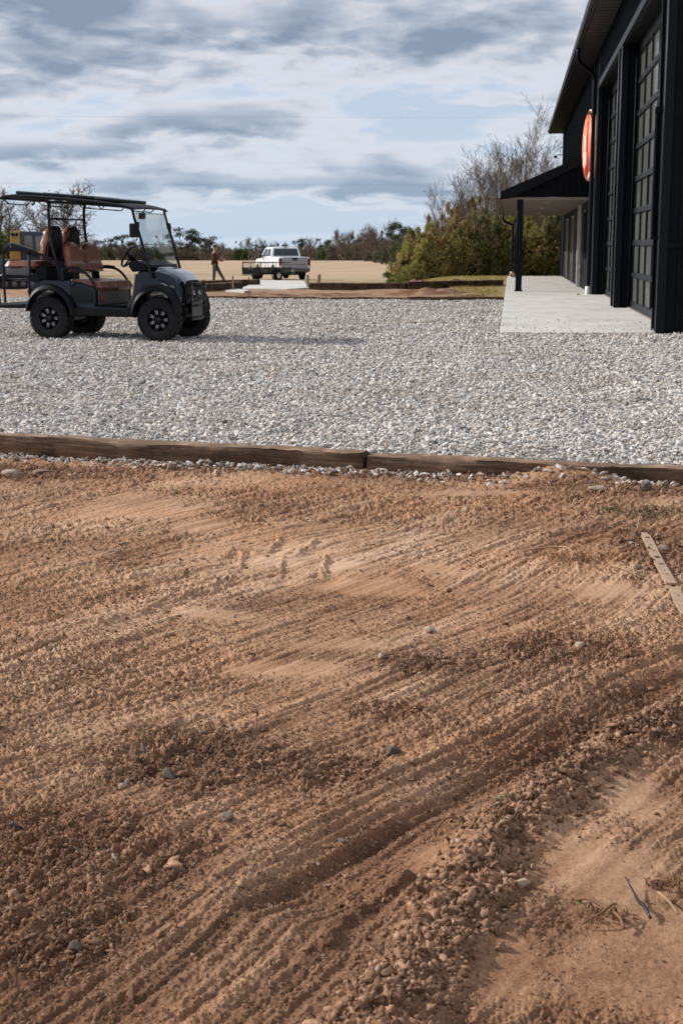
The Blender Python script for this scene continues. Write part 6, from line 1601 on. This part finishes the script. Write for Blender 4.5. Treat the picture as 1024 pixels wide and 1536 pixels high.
# -- undergrowth: dense dead stems and leaf litter at the foot of the thicket (nobody could count it)
rng = np.random.default_rng(77); n = 60000
px_ = rng.uniform(592, 870, n); Yv = rng.uniform(67.5, 82, n); X_ = np.tan(np.arctan((px_-512)/2133*.985)-R(YAW))*Yv
top_ = np.interp(px_, [592, 625, 660, 870], [.35, 1.0, 1.7, 2.1])*(1+.45*noise(X_*1.5, Yv*.6, 33))
Z_ = ground_z(X_, Yv)+rng.uniform(0, 1, n)**.8*top_
V, F, t = leaves_mesh(np.stack([X_, Yv, Z_], 1), .045, rng, .4+.5*noise(X_*.9, Yv*.3, 35), aspect=1.8)
o = npmesh('undergrowth', V, F, M['leaf_olive'], attrs={'tone': ('POINT', t)}); tag(o, kind='stuff')
# -- far treeline
FT = []
def far_proto(kind, sd):
    rng = np.random.default_rng(sd)
    if kind == 'pine':
        sg_, tp_ = grow_tree(sd, 8, 1, .7, .13, .45, .05, (1,2)); c = np.array([t[0][:] for t in tp_]); c = c[c[:,2] > 3.2]; k = rng.integers(0, len(c), 1500)
        P_ = c[k]+rng.normal(0, 1, (1500,3))*np.array([.55,.55,.32]); lv_ = leaves_mesh(P_, .15, rng, .5); return plant('pine_tree', 'x', 'tree', sg_, lv_, 'bark_dark', 'leaf_farpine', 'pines of the far tree line', rmin=.03), 8.3
    if kind == 'bare':
        sg_, tp_ = grow_tree(sd, 7, 3, .5, .12, .25, .25, (1,3)); c = np.array([t[0][:] for t in tp_ if t[1] >= 2]); k = rng.integers(0, len(c), 700); lv_ = leaves_mesh(c[k]+rng.normal(0, .3, (700,3)), .07, rng, .5)
        return plant('bare_tree', 'x', 'tree', sg_, lv_, 'bark', 'leaf_far', 'bare trees of the far tree line', 'leaves', rmin=.022), 7.4
    if kind == 'round':
        sg_, _ = grow_tree(sd, 4.5, 2, .55, .10, .1, .2, (1,3)); lv_ = clump_leaves(sd, 6.0, 5.0, 5.6, 4200, .12, 40, .1, .45); return plant('leafy_tree', 'x', 'tree', sg_, lv_, 'bark', 'leaf_far', 'leafy trees of the far tree line', rmin=.02), 5.8
    sg_, _ = grow_tree(sd, 4, 2, .55, .10, .1, .2, (1,3)); lv_ = clump_leaves(sd, 5.4, 5.0, 5.4, 4200, .12, 36, .1, .4); return plant('evergreen_tree', 'x', 'tree', sg_, lv_, 'bark_dark', 'leaf_green', 'evergreens of the far tree line', rmin=.02), 5.6
protos = {k: [far_proto(k, s) for s in ss] for k, ss in {'pine': (3, 4), 'bare': (5, 6, 8), 'round': (7, 9), 'ever': (10,)}.items()}
used_p = set(); rnd = random.Random(9)
def far_tree(kind, px, Y, top, lb=None, wide=1.0):
    i = rnd.randrange(len(protos[kind])); src, H = protos[kind][i]; key = (kind, i)
    o = src if key not in used_p else copy_tree(src); used_p.add(key); x = at_y(px, Y); z = gz(x, Y); h = CAM_H+(370-top)/2133*Y-z; s = h/H
    place(o, x, Y, s*wide*rnd.uniform(.9, 1.15), rnd.uniform(0, 6.28), sz=s, z=z)
    o['label'] = lb or {'pine': 'dark pine in the far tree line', 'bare': 'bare tree in the far tree line', 'round': 'rounded brownish tree in the far tree line', 'ever': 'dark evergreen in the far tree line'}[kind]
    return o
far_tree('pine', 275, 395, 349, 'tall pine seen just right of the cart windshield', 1.3); far_tree('pine', 311, 395, 358, 'dark pine behind the walking man', 1.2); far_tree('pine', 167, 395, 358, 'dense dark pine above the cart front seats', 1.5)
far_tree('pine', 451, 400, 361, 'flat-topped pine above the truck tailgate', 1.1); far_tree('pine', 493, 400, 363, 'small flat-topped pine right of the truck', 1.0)
far_tree('pine', 290, 395, 353, 'pine between the two tallest ones right of the windshield', 1.1)
for i in range(62):
    px = 125+i*8.2+rnd.uniform(-3, 3); Y = rnd.uniform(385, 430); base = np.interp(px, [120, 260, 330, 420, 470, 520, 560, 600], [366, 366, 368, 370, 368, 362, 356, 352])
    kind = rnd.choices(['bare', 'round', 'ever', 'pine'], [.36, .40, .17, .07])[0]; far_tree(kind, px, Y, base+rnd.uniform(-5, 8))
for px, Y, top, kind, lb in [(508,250,356,'bare',None),(520,240,353,'bare',None),(545,230,352,'bare',None),(560,200,348,'bare',None),(584,170,345,'bare','round-headed bare tree at the corner where field meets thicket'),(600,165,343,'pine','dark pine at the corner where field meets thicket'),(618,160,346,'pine','second dark pine beside the thicket tip'),
                             (533,225,372,'round',None),(552,210,368,'round',None),(570,190,366,'round',None),(583,172,364,'round',None),(596,160,362,'ever',None),(612,150,358,'round',None),(575,180,372,'ever',None),(560,205,376,'ever',None),(598,120,375,'round',None)]:
    far_tree(kind, px, Y, top, lb or {'bare': 'bare tree where the tree line nears the thicket', 'round': 'low rounded tree where the tree line nears the thicket', 'ever': 'low dark evergreen where the tree line nears the thicket'}[kind], .9)
# nearer trees behind the cart on the left
far_tree('ever', 8, 85, 335, 'dark evergreen mass at the left edge behind the cart', .8); far_tree('ever', -18, 80, 325, 'dark evergreen cut by the left edge of the photo', .8); far_tree('bare', 12, 84, 302, 'bare tree above the dark evergreen at the left edge', 1)
far_tree('bare', 88, 92, 306, 'spreading bare tree seen through the cart roof posts', 1.3); far_tree('bare', 66, 96, 320, 'bare tree behind the yellow loader', 1.1); far_tree('bare', 118, 110, 338, 'low bare tree right of the spreading one', 1.2)
far_tree('round', 95, 100, 352, 'brown leafy tree behind the cart seats', 1.2); far_tree('round', 60, 95, 352, 'brown leafy tree behind the loader', 1.2); far_tree('round', 130, 120, 362, 'low brown tree right of the cart roll bar', 1.3); far_tree('ever', 30, 92, 362, 'dark bush left of the loader', .9)
far_tree('round', 0, 95, 360, 'brown leafy tree at the left edge under the evergreen', 1.2)
number_labels([q_ for q_ in C.objects if q_.get('category') == 'tree'])
# low woodland behind the far trees, one mass
rng = np.random.default_rng(78); n = 45000; px_ = rng.uniform(-60, 640, n); Yv = rng.uniform(395, 445, n); X_ = np.tan(np.arctan((px_-512)/2133*.985)-R(YAW))*Yv
top_ = CAM_H+(370-np.interp(px_, [-60, 260, 420, 520, 600], [371, 372, 375, 368, 362]))/2133*Yv+1.0*noise(X_*.25, Yv*.05, 36)
Z0 = ground_z(X_, Yv); V, F, t = leaves_mesh(np.stack([X_, Yv, Z0+(top_-Z0)*rng.uniform(0, 1, n)**.7], 1), .22, rng, .4+.5*noise(X_*.2, Yv*.1, 37))
o = npmesh('far_woods', V, F, M['leaf_far'], attrs={'tone': ('POINT', t)}); tag(o, kind='stuff')
# dead grass along the slab and the site edge
rng = np.random.default_rng(79); n = 26000; X_ = rng.uniform(-5.5, 2.2, n); Yv = rng.uniform(35.4, 67, n); keep = ((X_ < -.25) & (X_ > -1.4-.05*(Yv-35))) | (Yv > 62.8) | ((Yv > 55) & (X_ < -.3)); keep &= noise(X_*1.2, Yv*.5, 38) > -.25
X_, Yv = X_[keep], Yv[keep]; V, F, t = leaves_mesh(np.stack([X_, Yv, ground_z(X_, Yv)+.03], 1), .022, rng, .75+.3*noise(X_, Yv, 39), aspect=2.2)
o = npmesh('dead_grass_cover', V, F, M['leaf_olive'], attrs={'tone': ('POINT', t)}); tag(o, kind='stuff')
